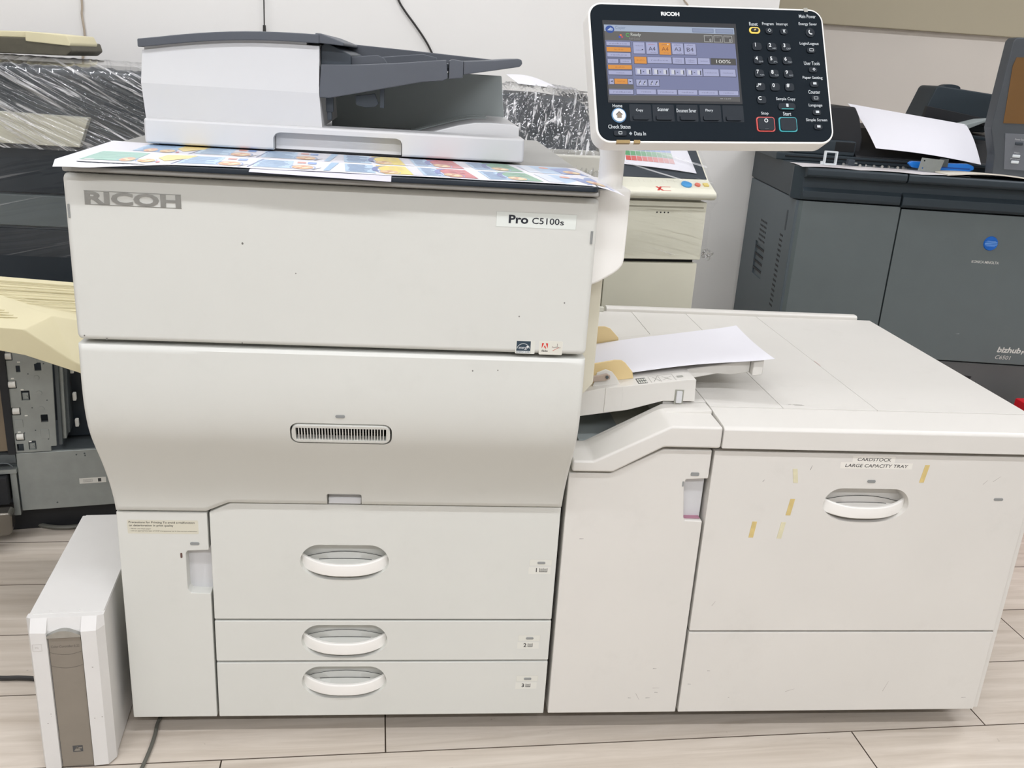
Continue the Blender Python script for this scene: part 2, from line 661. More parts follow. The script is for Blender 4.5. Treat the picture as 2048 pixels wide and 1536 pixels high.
# ================================================================ the room
floor = struct('floor', box(-3.2, 4.6, -4.2, 4.1, -0.05, -0.004, 0), JOINT)
FA = 0.045                      # the planks run 2.6 degrees off the printer's front
fex = Vector((math.cos(FA), math.sin(FA), 0))
fey = Vector((-math.sin(FA), math.cos(FA), 0))
PW, PL = 0.2165, 1.285
plank_me = None
for r in range(-6, 12):
    v0 = -0.07 + r * PW
    ph = (0.483 + 0.31 * r) % PL
    for n in range(-4, 4):
        u0 = ph + n * PL
        if u0 > 3.9 or u0 + PL < -2.6 or u0 + PL < -1.6 and r > 9:
            continue
        if plank_me is None:
            bm = bmesh.new()
            add_box(bm, 0.0007, PL - 0.0007, 0.0007, PW - 0.0007, -0.012, 0.0)
            bev(bm, 0.0008, 1, [e for e in bm.edges if all(v.co.z > -0.001 for v in e.verts)])
            bm.normal_update()
            for f in bm.faces:
                f.material_index = 0 if f.normal.z > 0.9 else 1
            o = mk('plank', bm, [WOOD, JOINT], floor, 0)
            plank_me = o.data
        else:
            o = bpy.data.objects.new('plank', plank_me)
            COL.objects.link(o)
            o.parent = floor
        p = fex * u0 + fey * v0
        o.location = (p.x, p.y, 0)
        o.rotation_euler = (0, 0, FA)

struct('wall_back', box(-3.2, 1.824, 2.05, 2.2, 0, CEIL, 0), WALL)
struct('wall_right', box(1.67, 4.6, 2.9, 3.05, 0, CEIL, 0), WALLG)
struct('wall_return', box(1.67, 1.823, 2.2, 2.9, 0, CEIL, 0), WALL)
struct('trim_1', box(1.824, 4.6, 2.86, 2.9, 1.550, 2.30, 0.004), BEIGE)
struct('wall_left', box(-3.35, -3.2, -4.2, 2.2, 0, CEIL, 0), WALL)
struct('wall_far_right', box(4.6, 4.75, -4.2, 3.05, 0, CEIL, 0), WALL)
struct('wall_front', box(-3.2, 4.6, -4.35, -4.2, 0, CEIL, 0), WALL)
struct('ceiling', box(-3.35, 4.75, -4.35, 3.05, CEIL, CEIL + 0.1, 0), CEILM)

LAMPM = bpy.data.materials.new('lamp_tube_glow')
LAMPM.use_nodes = True
LAMPM.node_tree.nodes['Principled BSDF'].inputs['Emission Color'].default_value = (0.96, 0.98, 1.0, 1)
LAMPM.node_tree.nodes['Principled BSDF'].inputs['Emission Strength'].default_value = 6
HOUS = mat('lamp_housing', S(235, 235, 235), 0.4)


def ceiling_lamp(x, y, power, where):
    t = thing('ceiling_light', 'twin-tube ceiling light, ' + where, 'light', (x, y, CEIL), 0, 'twin-tube ceiling lights')
    mk('housing', box(-0.62, 0.62, -0.08, 0.08, -0.03, 0, 0.004), HOUS, t)
    for s in (-0.045, 0.045):
        bm = bmesh.new()
        add_cyl(bm, (-0.59, s, -0.05), (0.59, s, -0.05), 0.014, n=12)
        mk('tube', bm, LAMPM, t)
    for s in (-0.6, 0.6):
        mk('end_cap', box(s - 0.01, s + 0.01, -0.07, 0.07, -0.07, -0.02, 0.003), HOUS, t)
    ld = bpy.data.lights.new('tube_light', 'AREA')
    ld.shape = 'RECTANGLE'
    ld.size = 1.18
    ld.size_y = 0.10
    ld.energy = power
    ld.color = (0.955, 0.970, 1.035)
    lo = bpy.data.objects.new('tube_light', ld)
    COL.objects.link(lo)
    lo.parent = t
    lo.location = (0, 0, -0.075)


_nm = {-1.2: 'over the printers', -2.8: 'behind the viewer', 0.95: 'above the wrapped copiers'}
for i, (x, y, pw) in enumerate(LAMPS):
    ceiling_lamp(x, y, pw, {-0.9: 'left', 0.6: 'middle', 2.1: 'right', 3.3: 'added fill, rightmost'}[x] + ' one of the row ' + _nm[y])

# ================================================================ the large white production printer
PR = thing('production_printer', 'large white production colour printer with tilted touch panel and three drawers', 'printer',
           (0.4, 0.35, 0), world=True)
PROF = [(-0.109, 0.835), (-0.111, 0.800), (-0.112, 0.765), (-0.1105, 0.735), (-0.106, 0.708), (-0.097, 0.680),
        (-0.084, 0.658), (-0.070, 0.637), (-0.056, 0.615), (-0.043, 0.593), (-0.032, 0.572), (-0.023, 0.553),
        (-0.0135, 0.527), (-0.008, 0.513), (-0.004, 0.497)]


def _lin(z):
    for (y0, z0), (y1, z1) in zip(PROF, PROF[1:]):
        if z0 >= z >= z1:
            return y0 + (y1 - y0) * (z0 - z) / (z0 - z1)
    return PROF[-1][0] if z < PROF[-1][1] else PROF[0][0]


PTAB = [_lin(0.46 + 0.002 * i) for i in range(220)]
for _ in range(4):              # rounded, no creases
    PTAB = [sum(PTAB[min(max(i + k, 0), 219)] for k in range(-6, 7)) / 13 for i in range(220)]


def prof_y(z):
    t = min(max((z - 0.46) / 0.002, 0), 218.99)
    i = int(t)
    return PTAB[i] + (PTAB[i + 1] - PTAB[i]) * (t - i)


mk('body', prism([(0.05, 0.055), (0.05, 0.53), (0.01, 0.58), (-0.045, 0.68), (-0.06, 0.76), (-0.06, 1.098),
                  (0.78, 1.098), (0.78, 0.055)], 'x', 0.004, 0.796, 0.003, 1), IVD, PR)

# upper front cover
o = mk('upper_cover', box(0.0, 0.8, -0.107, -0.055, 0.8425, 1.0975, 0.009, 4), IV, PR)
bm = tube([(0.0062, -0.1075, 1.052), (0.0062, -0.1075, 1.032)], 0.0016, 6, 2)
mk('cover_slot', bm, LENS, PR, label='small grey slot mark on the left edge of the cover')
mk('cover_slot', tube([(0.7915, -0.1072, 1.047), (0.7915, -0.1072, 1.027)], 0.0020, 6, 2), LENS, PR)

# curved middle door, with the bottom edge stepping up to the right
def zbot(x):
    if x < 0.157:
        return 0.497
    if x < 0.197:
        return 0.497 + (x - 0.157) / 0.04 * 0.020
    return 0.517


xs = [0.0, 0.0012, 0.004, 0.008, 0.08, 0.157, 0.197] + [0.197 + 0.594 * i / 14 for i in range(1, 14)] + [0.792, 0.796, 0.7988, 0.8]
NR = 60
bm = bmesh.new()
front, back = [], []
for x in xs:
    e = min(x, 0.8 - x)
    inset = 0.008 - math.sqrt(max(0, 0.008 ** 2 - (0.008 - min(e, 0.008)) ** 2))
    cf, cbk = [], []
    for j in range(NR + 1):
        z = 0.836 + (zbot(x) - 0.836) * j / NR
        et = min((0.836 - z), (z - zbot(x)))
        it = 0.004 - math.sqrt(max(0, 0.004 ** 2 - (0.004 - min(et, 0.004)) ** 2))
        y = prof_y(z)
        cf.append(bm.verts.new((x, y + max(inset, it), z)))
        cbk.append(bm.verts.new((x, y + 0.034, z)))
    front.append(cf)
    back.append(cbk)
for i in range(len(xs) - 1):
    for j in range(NR):
        bm.faces.new((front[i][j], front[i][j + 1], front[i + 1][j + 1], front[i + 1][j]))
        bm.faces.new((back[i][j], back[i + 1][j], back[i + 1][j + 1], back[i][j + 1]))
    bm.faces.new((front[i][0], front[i + 1][0], back[i + 1][0], back[i][0]))
    bm.faces.new((front[i][NR], back[i][NR], back[i + 1][NR], front[i + 1][NR]))
for j in range(NR):
    bm.faces.new((front[0][j], back[0][j], back[0][j + 1], front[0][j + 1]))
    bm.faces.new((front[-1][j], front[-1][j + 1], back[-1][j + 1], back[-1][j]))
bmesh.ops.recalc_face_normals(bm, faces=bm.faces[:])
door = mk('curved_door', bm, IV, PR, 40)
VX, VZ = 0.4035, 0.6915
cut(door, prism(rrect(VX, VZ, 0.166, 0.0415, 0.014), 'y', -0.16, 0.05),
    prism(rrect(0.402, 0.522, 0.0615, 0.042, 0.004), 'y', -0.06, 0.0095))
mk('latch_plate', prism([(0.009, 0.5165), (0.009, 0.542), (0.005, 0.542), (0.004, 0.530), (-0.003, 0.5275), (-0.005, 0.5165)],
                        'x', 0.3735, 0.4315, 0.0008, 1), FEEDW, door)

# the vent in the curved door: frame and single slats
tilt = math.atan2(prof_y(0.709) - prof_y(0.674), 0.709 - 0.674)


def vent_pt(x, s, d):           # s up along the door, d out of the door
    z = VZ + s * math.cos(tilt)
    y = prof_y(VZ) + s * math.sin(tilt)
    return (x, y - d * math.cos(tilt), z + d * math.sin(tilt))


vent = None
bm = bmesh.new()
outer = rrect(VX, 0, 0.1605, 0.0365, 0.0125)
inner = rrect(VX, 0, 0.1475, 0.0265, 0.001)
for d0, d1 in ((0.0, -0.012),):
    A = [bm.verts.new(vent_pt(p[0], p[1], 0.001)) for p in outer]
    B = [bm.verts.new(vent_pt(p[0], p[1], 0.001)) for p in inner]
    A2 = [bm.verts.new(vent_pt(p[0], p[1], -0.012)) for p in outer]
    B2 = [bm.verts.new(vent_pt(p[0], p[1], -0.012)) for p in inner]
    n = len(A)
    for i in range(n):
        k = (i + 1) % n
        bm.faces.new((A[i], A[k], B[k], B[i]))
        bm.faces.new((A[i], A2[i], A2[k], A[k]))
        bm.faces.new((B[i], B[k], B2[k], B2[i]))
bmesh.ops.recalc_face_normals(bm, faces=bm.faces[:])
vent = mk('vent_grille', bm, IV, PR)
bm = bmesh.new()
vs = [bm.verts.new(vent_pt(VX + sx * 0.082, sy * 0.02, -0.026)) for sx, sy in ((-1, -1), (1, -1), (1, 1), (-1, 1))]
bm.faces.new(vs)
mk('vent_backing', bm, GAP, vent, 0)
slat = None
NS = 30
for i in range(NS):
    x = VX - 0.0737 + 0.1475 * (i + 1) / (NS + 1)
    if slat is None:
        bm = bmesh.new()
        q = [bm.verts.new(Vector(vent_pt(sx * 0.00080, sy * 0.0134, d)) - Vector(vent_pt(0, 0, 0)))
             for d in (0.0006, -0.005) for sx, sy in ((-1, -1), (1, -1), (1, 1), (-1, 1))]
        for f in ((0, 1, 2, 3), (7, 6, 5, 4), (0, 4, 5, 1), (1, 5, 6, 2), (2, 6, 7, 3), (3, 7, 4, 0)):
            bm.faces.new([q[k] for k in f])
        bmesh.ops.recalc_face_normals(bm, faces=bm.faces[:])
        so = mk('slat', bm, IV, None, 0)
        slat = so.data
    else:
        so = bpy.data.objects.new('slat', slat)
        COL.objects.link(so)
    so.parent = vent
    so.location = vent_pt(x, 0, 0)


def pill(name, x, y, z, wd, h, parent, m=None, ax='y'):
    return mk(name, prism(rrect(x, z, wd, h, h * 0.45, 4), 'y', y - 0.0012, y + 0.002, 0.0004, 1), m or LENS, parent)


pill('indicator_lamp', 0.4025, prof_y(0.7265), 0.7265, 0.0155, 0.0052, PR)

# left lower door with a hand notch
ld_poly = [(0.0, 0.05), (0.1575, 0.05), (0.1575, 0.3262), (0.1215, 0.3275), (0.1165, 0.3345), (0.1165, 0.4095),
           (0.1195, 0.4145), (0.1575, 0.4165), (0.1575, 0.4925), (0.0, 0.4925)]
ld = mk('left_door', prism(ld_poly, 'y', 0.0, 0.045, 0.0022, 2), IV, PR)
mk('grip_recess', box(0.112, 0.1585, 0.022, 0.04, 0.322, 0.42, 0), FEEDW, ld)
pill('indicator_lamp', 0.1333, 0.0, 0.430, 0.0165, 0.0058, ld)
mk('key_slot', prism(rrect(0.1085, 0.4055, 0.0034, 0.0100, 0.0012, 3), 'y', -0.0006, 0.001), mat('slot_brown', S(96, 70, 62), 0.6), ld)
ink = Ink()
ink.rr(0.0795, 0.4630, 0.1235, 0.0275, 0.002, S(206, 202, 184), 1)
dk = S(60, 58, 52)
ink.text('Precautions for Printing To avoid a malfunction', 0.0205, 0.4715, 0.0052, dk, 2, w=0.1145, left=True, bold=0.012)
ink.text('or deterioration in print quality', 0.0207, 0.4652, 0.0054, dk, 2, w=0.077, left=True, bold=0.012)
ink.text('- Never use inkjet paper', 0.0215, 0.4588, 0.0028, dk, 2, w=0.037, left=True)
ink.text('- Use an appropriate type of OHP transparency set in the correct orientation', 0.0215, 0.4546, 0.0028, dk, 2, w=0.117, left=True)
ink.build('caution_sticker', front_map(0.0), INK, ld, label='beige precaution sticker with dark print')


def drawer(name, poly, cx, cz, parent=PR, y=0.0, mt=IV, big=1.0, hh=0.0765, hw=0.161):
    """a paper drawer: front panel with a scooped recess and a bowed grip"""
    d = mk(name, prism(poly, 'y', y, y + 0.045, 0.0022, 2), mt, parent)
    # scoop: flat rounded top, deep curved bottom
    cb = bmesh.new()
    top = []
    n = 10
    for sgn in (1, -1):
        pass
    out = []
    rr_ = hh * 0.46
    for i in range(n + 1):            # right side from top to bottom
        a = R(90 - 90 * i / n)
        out.append((cx + hw / 2 - rr_ + rr_ * math.cos(a), cz + hh / 2 - rr_ + rr_ * math.sin(a)))
    for i in range(1, 2 * n):
        a = R(-180 * i / (2 * n))
        out.append((cx + hw / 2 * math.cos(a), cz + hh / 2 - rr_ + (hh - rr_) * math.sin(a) * (1 - 0.12 * math.sin(-a) ** 8)))
    for i in range(n + 1):
        a = R(180 - 90 * i / n)
        out.append((cx - hw / 2 + rr_ + rr_ * math.cos(a), cz + hh / 2 - rr_ + rr_ * math.sin(a)))
    A = [cb.verts.new((p[0] + (p[0] - cx) * 0.02, y - 0.004, p[1] + (p[1] - cz) * 0.04)) for p in out]
    B = [cb.verts.new((cx + (p[0] - cx) * 0.965, y + 0.030, cz + (p[1] - cz) * 0.90)) for p in out]
    m_ = len(out)
    cb.faces.new(A)
    cb.faces.new(B[::-1])
    for i in range(m_):
        cb.faces.new((A[i], B[i], B[(i + 1) % m_], A[(i + 1) % m_]))
    cut(d, cb)
    # grip: a bar bowed towards the viewer with a lens-shaped top web behind it
    bm = bmesh.new()
    K = 18
    hw2 = hw * 0.492
    zt, zb = cz + hh * 0.16, cz - hh * 0.20
    rings = []
    for i in range(K + 1):
        t = -1 + 2 * i / K
        x = cx + hw2 * math.sin(t * math.pi / 2)
        bow = 1 - abs(math.sin(t * math.pi / 2)) ** 2.6
        yo = y + 0.012 - 0.021 * bow
        dz = -hh * 0.15 * bow
        th = 0.007
        rings.append([bm.verts.new(p) for p in ((x, yo + 0.0022, zt + dz), (x, yo, zt + dz - 0.0030), (x, yo + 0.0012, zb + dz * 0.75 + 0.002),
                                                (x, yo + 0.003, zb + dz * 0.75), (x, yo + th, zb + dz * 0.75), (x, yo + th, zt + dz))])
    for i in range(K):
        for k in range(6):
            bm.faces.new((rings[i][k], rings[i + 1][k], rings[i + 1][(k + 1) % 6], rings[i][(k + 1) % 6]))
    bm.faces.new(rings[0][::-1])
    bm.faces.new(rings[-1])
    bmesh.ops.recalc_face_normals(bm, faces=bm.faces[:])
    mk('grip', bm, MASTW, d, 50)
    bm = bmesh.new()                   # web: dished lens behind the bar
    lens = []
    for i in range(K + 1):
        t = -1 + 2 * i / K
        x = cx + hw2 * 0.96 * math.sin(t * math.pi / 2)
        bow = 1 - abs(math.sin(t * math.pi / 2)) ** 2.0
        lens.append((x, bow))
    row0 = [bm.verts.new((x, y + 0.029, cz + hh * (-0.02 + 0.16 * b))) for x, b in lens]
    row1 = [bm.verts.new((x, y + 0.022, cz + hh * (-0.06 + 0.04 * b))) for x, b in lens]
    row2 = [bm.verts.new((x, y + 0.019 - 0.019 * b, cz + hh * (-0.07 + 0.03 * b))) for x, b in lens]
    for a_, b_ in ((row0, row1), (row1, row2)):
        for i in range(K):
            bm.faces.new((a_[i], a_[i + 1], b_[i + 1], b_[i]))
    mk('grip_web', bm, mt, d, 50)
    bm = bmesh.new()                   # dark slits above and in the middle of the web
    for yy, zc, amp, ww, tt in ((0.0285, -0.018, 0.160, 1.0, 0.0010), (0.0215, -0.058, 0.05, 0.66, 0.0011)):
        for i in range(K):
            (xa, ba), (xb, bb) = lens[i], lens[i + 1]
            if abs(xa - cx) > hw2 * ww or abs(xb - cx) > hw2 * ww:
                continue
            za, zb_ = cz + hh * (zc + amp * ba), cz + hh * (zc + amp * bb)
            vs = [bm.verts.new(p) for p in ((xa, y + yy - 0.002, za), (xb, y + yy - 0.002, zb_), (xb, y + yy - 0.002, zb_ + tt), (xa, y + yy - 0.002, za + tt))]
            bm.faces.new(vs)
    mk('grip_slit', bm, GAP, d, 0)
    return d


def tray_mark(d, n, x, z, double=False):
    ink = Ink()
    ink.frame(x - 0.0215, z + 0.003, x + 0.0215, z + 0.0165, 0.0004, S(196, 194, 184), 1)
    ink.rect(x - 0.0211, z + 0.0034, x + 0.0211, z + 0.0161, S(214, 213, 203), 1)
    ink.rect(x - 0.0225, z - 0.0145, x + 0.0200, z + 0.0005, S(216, 215, 206), 1)
    k = S(34, 34, 34)
    ink.text(n, x - 0.0075, z - 0.0062, 0.0088, k, 2, bold=0.02)
    x0 = x - 0.002
    wd = 0.0095 if not double else 0.0155
    ink.rect(x0, z - 0.0105, x0 + wd, z - 0.0095, k, 2)
    ink.rect(x0, z - 0.0105, x0 + 0.0010, z - 0.0020, k, 2)
    ink.rect(x0 + wd - 0.001, z - 0.0105, x0 + wd, z - 0.0020, k, 2)
    if double:
        ink.rect(x0 + wd / 2 - 0.0005, z - 0.0105, x0 + wd / 2 + 0.0005, z - 0.0020, k, 2)
    parts = [(x0 + 0.0018, x0 + wd - 0.0018)] if not double else [(x0 + 0.0018, x0 + wd / 2 - 0.0012), (x0 + wd / 2 + 0.0012, x0 + wd - 0.0018)]
    for a, b in parts:
        for q in range(4):
            ink.rect(a, z - 0.0087 + q * 0.0016, b, z - 0.0080 + q * 0.0016, k, 2)
    ink.build('tray_number_label', front_map(0.0), INK, d, label='tray label reading ' + n)
    pill('indicator_lamp', x + 0.001, 0.0, z + 0.0095, 0.0150, 0.0048, d)


d1 = drawer('paper_drawer', [(0.1612, 0.2705), (0.8, 0.2705), (0.8, 0.5125), (0.199, 0.5125), (0.1612, 0.4935)], 0.402, 0.3905)
d2 = drawer('paper_drawer', [(0.1612, 0.1775), (0.8, 0.1775), (0.8, 0.2665), (0.1612, 0.2665)], 0.402, 0.219)
d3 = drawer('paper_drawer', [(0.1612, 0.05), (0.8, 0.05), (0.8, 0.1735), (0.1612, 0.1735)], 0.402, 0.1255)
d1['label'] = 'deep top paper drawer marked 1'
d2['label'] = 'shallow middle paper drawer marked 2'
d3['label'] = 'bottom paper drawer marked 3'
tray_mark(d1, '1', 0.7700, 0.3860, True)
tray_mark(d2, '2', 0.7590, 0.2185)
tray_mark(d3, '3', 0.7610, 0.1245)

# base and casters
mk('base_plate', box(0.02, 0.78, 0.06, 0.76, 0.042, 0.056, 0.002), GAP, PR)
for x, y in ((0.07, 0.12), (0.73, 0.12), (0.07, 0.70), (0.73, 0.70)):
    bm = bmesh.new()
    add_cyl(bm, (x - 0.012, y, 0.021), (x + 0.012, y, 0.021), 0.021, n=18)
    c = mk('caster', bm, BLACK, PR)
    mk('caster_fork', box(x - 0.016, x + 0.016, y - 0.012, y + 0.012, 0.030, 0.045, 0.002), STEELD, c)

# top: grey plate and dark front glass edge
mk('top_plate', box(0.0, 0.8, -0.104, 0.74, 1.0985, 1.1178, 0.003, 2), GREYTOP, PR)
mk('scanner_rim', box(0.024, 0.792, -0.134, -0.09, 1.1040, 1.1105, 0.002, 2), GREYTOP, PR)
mk('glass_edge', prism(rrect(0.409, -0.045, 0.766, 0.19, 0.012), 'z', 1.1108, 1.1188, 0.0015, 2), NAVY, PR, label='dark glass front edge of the top')

# chrome letters and badges
def solid_text(name, s, x0, x1, z0, z1, y, depth, m, parent, bold=0.0):
    vs, fs, asp = text_mesh(s, bold)
    bm = bmesh.new()
    V = [bm.verts.new((x0 + (x1 - x0) * a, y, z0 + (z1 - z0) * b)) for a, b in vs]
    F = [bm.faces.new([V[i] for i in f]) for f in fs]
    bmesh.ops.recalc_face_normals(bm, faces=F)
    ex = bmesh.ops.extrude_face_region(bm, geom=F)
    for v in ex['geom']:
        if isinstance(v, bmesh.types.BMVert):
            v.co.y -= depth
    bmesh.ops.recalc_face_normals(bm, faces=bm.faces[:])
    return mk(name, bm, m, parent, 30)


def serif_ricoh(name, x0, x1, z0, z1, y, depth, m, parent):
    """wide slab letters R I C O H drawn as outlines"""
    lt = solid_text(name, 'RICOH', x0, x1, z0, z1, y, depth, m, parent, 0.035)
    return lt


serif_ricoh('brand_letters', 0.0305, 0.1680, 1.0535, 1.0720, -0.1068, 0.0016, CHROME, PR)['label'] = 'raised silver letters reading RICOH'
for zz in (1.0727, 1.0528):
    mk('letter_rail', box(0.0300, 0.1685, -0.1076, -0.1066, zz - 0.0005, zz + 0.0005, 0), CHROME, PR)
ink = Ink()
ink.rect(0.6400, 1.0475, 0.7655, 1.0712, S(220, 224, 217), 1)
ink.frame(0.6400, 1.0475, 0.7655, 1.0712, 0.0004, S(186, 188, 180), 2)
ink.text('Pro', 0.6595, 1.0601, 0.0132, S(26, 30, 40), 3, w=0.0305, left=True, bold=0.03)
ink.text('C5100', 0.6960, 1.0589, 0.0098, S(26, 30, 40), 3, w=0.0430, left=True, bold=0.01)
ink.text('s', 0.7400, 1.0568, 0.0060, S(26, 30, 40), 3, w=0.0060, left=True, bold=0.01)
ink.build('model_badge', front_map(-0.1070), INKG, PR, label='pale model badge reading Pro C5100s')
ink = Ink()
cx, cz = 0.6955, 0.8540
ink.rr(cx + 0.003, cz, 0.0320, 0.0222, 0.0015, S(212, 212, 202), 1)
ink.rect(cx - 0.0112, cz - 0.0100, cx + 0.0118, cz + 0.0102, S(40, 58, 70), 2)
ink.ring(cx, cz - 0.0045, 0.0108, 0.0108, 0.0007, S(220, 224, 222), 3, 15, 170)
ink.text('energy', cx - 0.0008, cz - 0.0022, 0.0050, S(226, 228, 226), 3, w=0.0150, slant=0.3)
st = []
for i in range(10):
    a = R(90 + 36 * i)
    rr_ = 0.0030 if i % 2 == 0 else 0.0013
    st.append((cx + 0.0072 + rr_ * math.cos(a), cz + 0.0010 + rr_ * math.sin(a)))
ink.poly(st, S(226, 228, 226), 3)
ink.rect(cx - 0.0108, cz - 0.0096, cx + 0.0114, cz - 0.0064, S(216, 220, 218), 3)
ink.text('ENERGY STAR', cx + 0.0003, cz - 0.0080, 0.0020, S(40, 58, 70), 4, w=0.0200)
ink.build('energy_sticker', front_map(-0.1070), INK, PR, label='dark blue energy label sticker')
ink = Ink()
cx = 0.7405
ink.rr(cx, cz, 0.0385, 0.0232, 0.002, S(222, 220, 208), 1)
ink.rr(cx, cz, 0.0375, 0.0222, 0.002, S(214, 212, 200), 2)
ink.poly([(cx - 0.0150, cz - 0.0012), (cx - 0.0150, cz + 0.0078), (cx - 0.0112, cz + 0.0078)], S(206, 52, 40), 3)
ink.poly([(cx - 0.0050, cz - 0.0012), (cx - 0.0050, cz + 0.0078), (cx - 0.0088, cz + 0.0078)], S(206, 52, 40), 3)
ink.poly([(cx - 0.0100, cz + 0.0045), (cx - 0.0072, cz - 0.0012), (cx - 0.0088, cz - 0.0012), (cx - 0.0096, cz + 0.0006), (cx - 0.0118, cz + 0.0006)], S(206, 52, 40), 3)
ink.text('Adobe', cx - 0.0100, cz - 0.0050, 0.0038, S(40, 36, 34), 3, w=0.0105, bold=0.02)
ink.text('PostScript', cx + 0.0090, cz + 0.0010, 0.0034, S(90, 60, 54), 3, w=0.0140)
ink.poly([(cx + 0.003, cz - 0.0045), (cx + 0.013, cz + 0.0015), (cx + 0.0135, cz + 0.0010), (cx + 0.0035, cz - 0.0052)], S(200, 110, 96), 3)
ink.rect(cx + 0.0100, cz + 0.0020, cx + 0.0106, cz + 0.0075, S(70, 52, 46), 3)
ink.build('software_sticker', front_map(-0.1070), INK, PR, label='small cream sticker with a red A mark')
ink = Ink()
for x, z, a in ((0.2555, 1.004, 0.0016), (0.3345, 0.9610, 0.0009), (0.6855, 0.905, 0.0011), (0.615, 0.812, 0.0012), (0.656, 0.814, 0.0010),
                (0.25, 0.846, 0.001), (0.045, 0.8455, 0.0016), (0.757, 0.93, 0.0012), (0.012, 0.85, 0.0012)):
    ink.ell(x, z, a, a * 1.2, S(112, 110, 104), 1, 8)
ink.build('scuff_marks', lambda u, v, l: (u, (-0.107 if v > 0.84 else prof_y(v)) - l - 0.0001, v), INK, PR)

# right side: lower side cover, bracket and mast of the touch panel
mk('side_cover', prism([(0.796, 0.738), (0.822, 0.738), (0.838, 0.758), (0.838, 1.04), (0.796, 1.04)], 'y', 0.0, 0.72, 0.003, 2), mat('warm_side_plastic', S(214, 209, 190), 0.45), PR)
mk('panel_bracket', prism([(0.8005, 1.1085), (0.858, 1.1085), (0.858, 0.995), (0.856, 0.985), (0.850, 0.977), (0.842, 0.970),
                           (0.818, 0.955), (0.8005, 0.947)], 'y', -0.062, 0.10, 0.006, 3), MASTW, PR)
bm = bmesh.new()
add_cyl(bm, (0.8275, -0.035, 1.10), (0.8275, -0.035, 1.245), 0.0200, n=32)
mk('panel_mast', bm, MASTW, PR)

# ---------------------------------------------------------------- tilted touch panel
AX, UP, NN = Vector((0.995, 0.0912, 0.0412)), Vector((-0.0761, 0.4227, 0.9031)), Vector((0.0649, -0.9017, 0.4275))
AX.normalize()
UP = (UP - AX * UP.dot(AX)).normalized()
NN = AX.cross(UP)
PC = Vector((0.9564, -0.1, 1.2912))


def pp(u, v, d=0.0):
    return PC + AX * u + UP * v + NN * d


def pmap(u, v, l):
    return pp(u, v, l)


def panel_prism(poly, d0, d1, r=0.0, seg=2):
    bm = bmesh.new()
    A = [bm.verts.new((p[0], p[1], d1)) for p in poly]
    B = [bm.verts.new((p[0], p[1], d0)) for p in poly]
    n = len(poly)
    bm.faces.new(A)
    bm.faces.new(B[::-1])
    for i in range(n):
        bm.faces.new((A[i], B[i], B[(i + 1) % n], A[(i + 1) % n]))
    bmesh.ops.recalc_face_normals(bm, faces=bm.faces[:])
    if r:
        bev(bm, r, seg)
    for v in bm.verts:
        v.co = pp(v.co.x, v.co.y, v.co.z)
    return bm


op = mk('operation_panel', panel_prism(rrect(0, 0, 0.3775, 0.2165, 0.022, 8), -0.034, -0.0012, 0.0022, 3), MASTW, PR,
        label='tilted operation panel with lit touch screen and keypad')
mk('hinge_block', box(0.800, 0.862, -0.085, -0.012, 1.205, 1.262, 0.008, 3), MASTW, PR)
PANEL = mat('panel_face_plastic', S(25, 32, 38), 0.6, var=0.03, bump=0.1, bscale=800, spec=0.06)
KEYM = mat('key_rubber', S(27, 34, 41), 0.5, var=0.03, spec=0.2)
KEYR = mat('key_ring_red', S(196, 66, 58), 0.4)
KEYT = mat('key_ring_teal', S(34, 150, 158), 0.4)
KEYY = mat('key_ring_yellow', S(232, 196, 70), 0.4)
KEYW = mat('home_key_white', S(216, 222, 224), 0.35)
KEYB = mat('home_ring_blue', S(70, 120, 160), 0.35)
mk('face_plate', panel_prism(rrect(0, 0, 0.371, 0.210, 0.0185, 8), -0.004, 0.0, 0.0008, 1), PANEL, op)
mk('screen_bezel', panel_prism([(-0.1680, 0.0795), (0.0425, 0.0795), (0.0425, -0.0475), (-0.1680, -0.0475)], -0.001, 0.0006), BLACK, op)
# screen picture
ink = Ink()
SU0, SU1, SV0, SV1 = -0.1660, 0.0388, 0.0725, -0.0438


def sc(s, t):
    return SU0 + (SU1 - SU0) * s, SV0 + (SV1 - SV0) * t


def srect(a, b, c, d, col, layer=1):
    p, q = sc(a, b), sc(c, d)
    ink.rect(p[0], q[1], q[0], p[1], col, layer)


def stext(t, cx_, cy_, h, col, layer=4, w=None, bold=0.0):
    p = sc(cx_, cy_)
    ink.text(t, p[0], p[1], h * abs(SV1 - SV0), col, layer, w=(w * (SU1 - SU0) if w else None), bold=bold)


LIGHT, DKGR, BLU, LILAC, ORG = S(176, 190, 214), S(104, 102, 100), S(128, 134, 172), S(180, 184, 220), S(236, 158, 66)
srect(0, 0, 1, 1, DKGR, 0)
srect(0, 0, 1, 0.085, LIGHT)
srect(0, 0.205, 0.195, 1, S(122, 128, 160))
srect(0.195, 0.213, 1, 0.930, BLU)
srect(0, 0.795, 0.19, 0.85, DKGR, 2)
srect(0, 0.935, 1, 1, S(96, 95, 94), 2)
for a in ((0.672, 0.018, 0.838, 0.073), (0.853, 0.020, 0.993, 0.078)):
    srect(*a, S(120, 132, 160), 2)
    srect(a[0] + 0.004, a[1] + 0.007, a[2] - 0.004, a[3] - 0.007, S(150, 162, 190), 3)
p = sc(0.042, 0.062)
ink.ell(p[0], p[1], 0.0068, 0.0058, S(46, 84, 168), 2)
ink.poly([(p[0] - 0.0042, p[1] - 0.0016), (p[0] + 0.0010, p[1] + 0.0028), (p[0] + 0.0044, p[1] + 0.0012), (p[0] + 0.0040, p[1] - 0.0020)], S(196, 212, 238), 3)
ink.ell(p[0] + 0.0020, p[1] + 0.0002, 0.0010, 0.0008, S(46, 84, 168), 4, 8)
stext('Copier', 0.122, 0.042, 0.055, S(124, 140, 170), w=0.078)
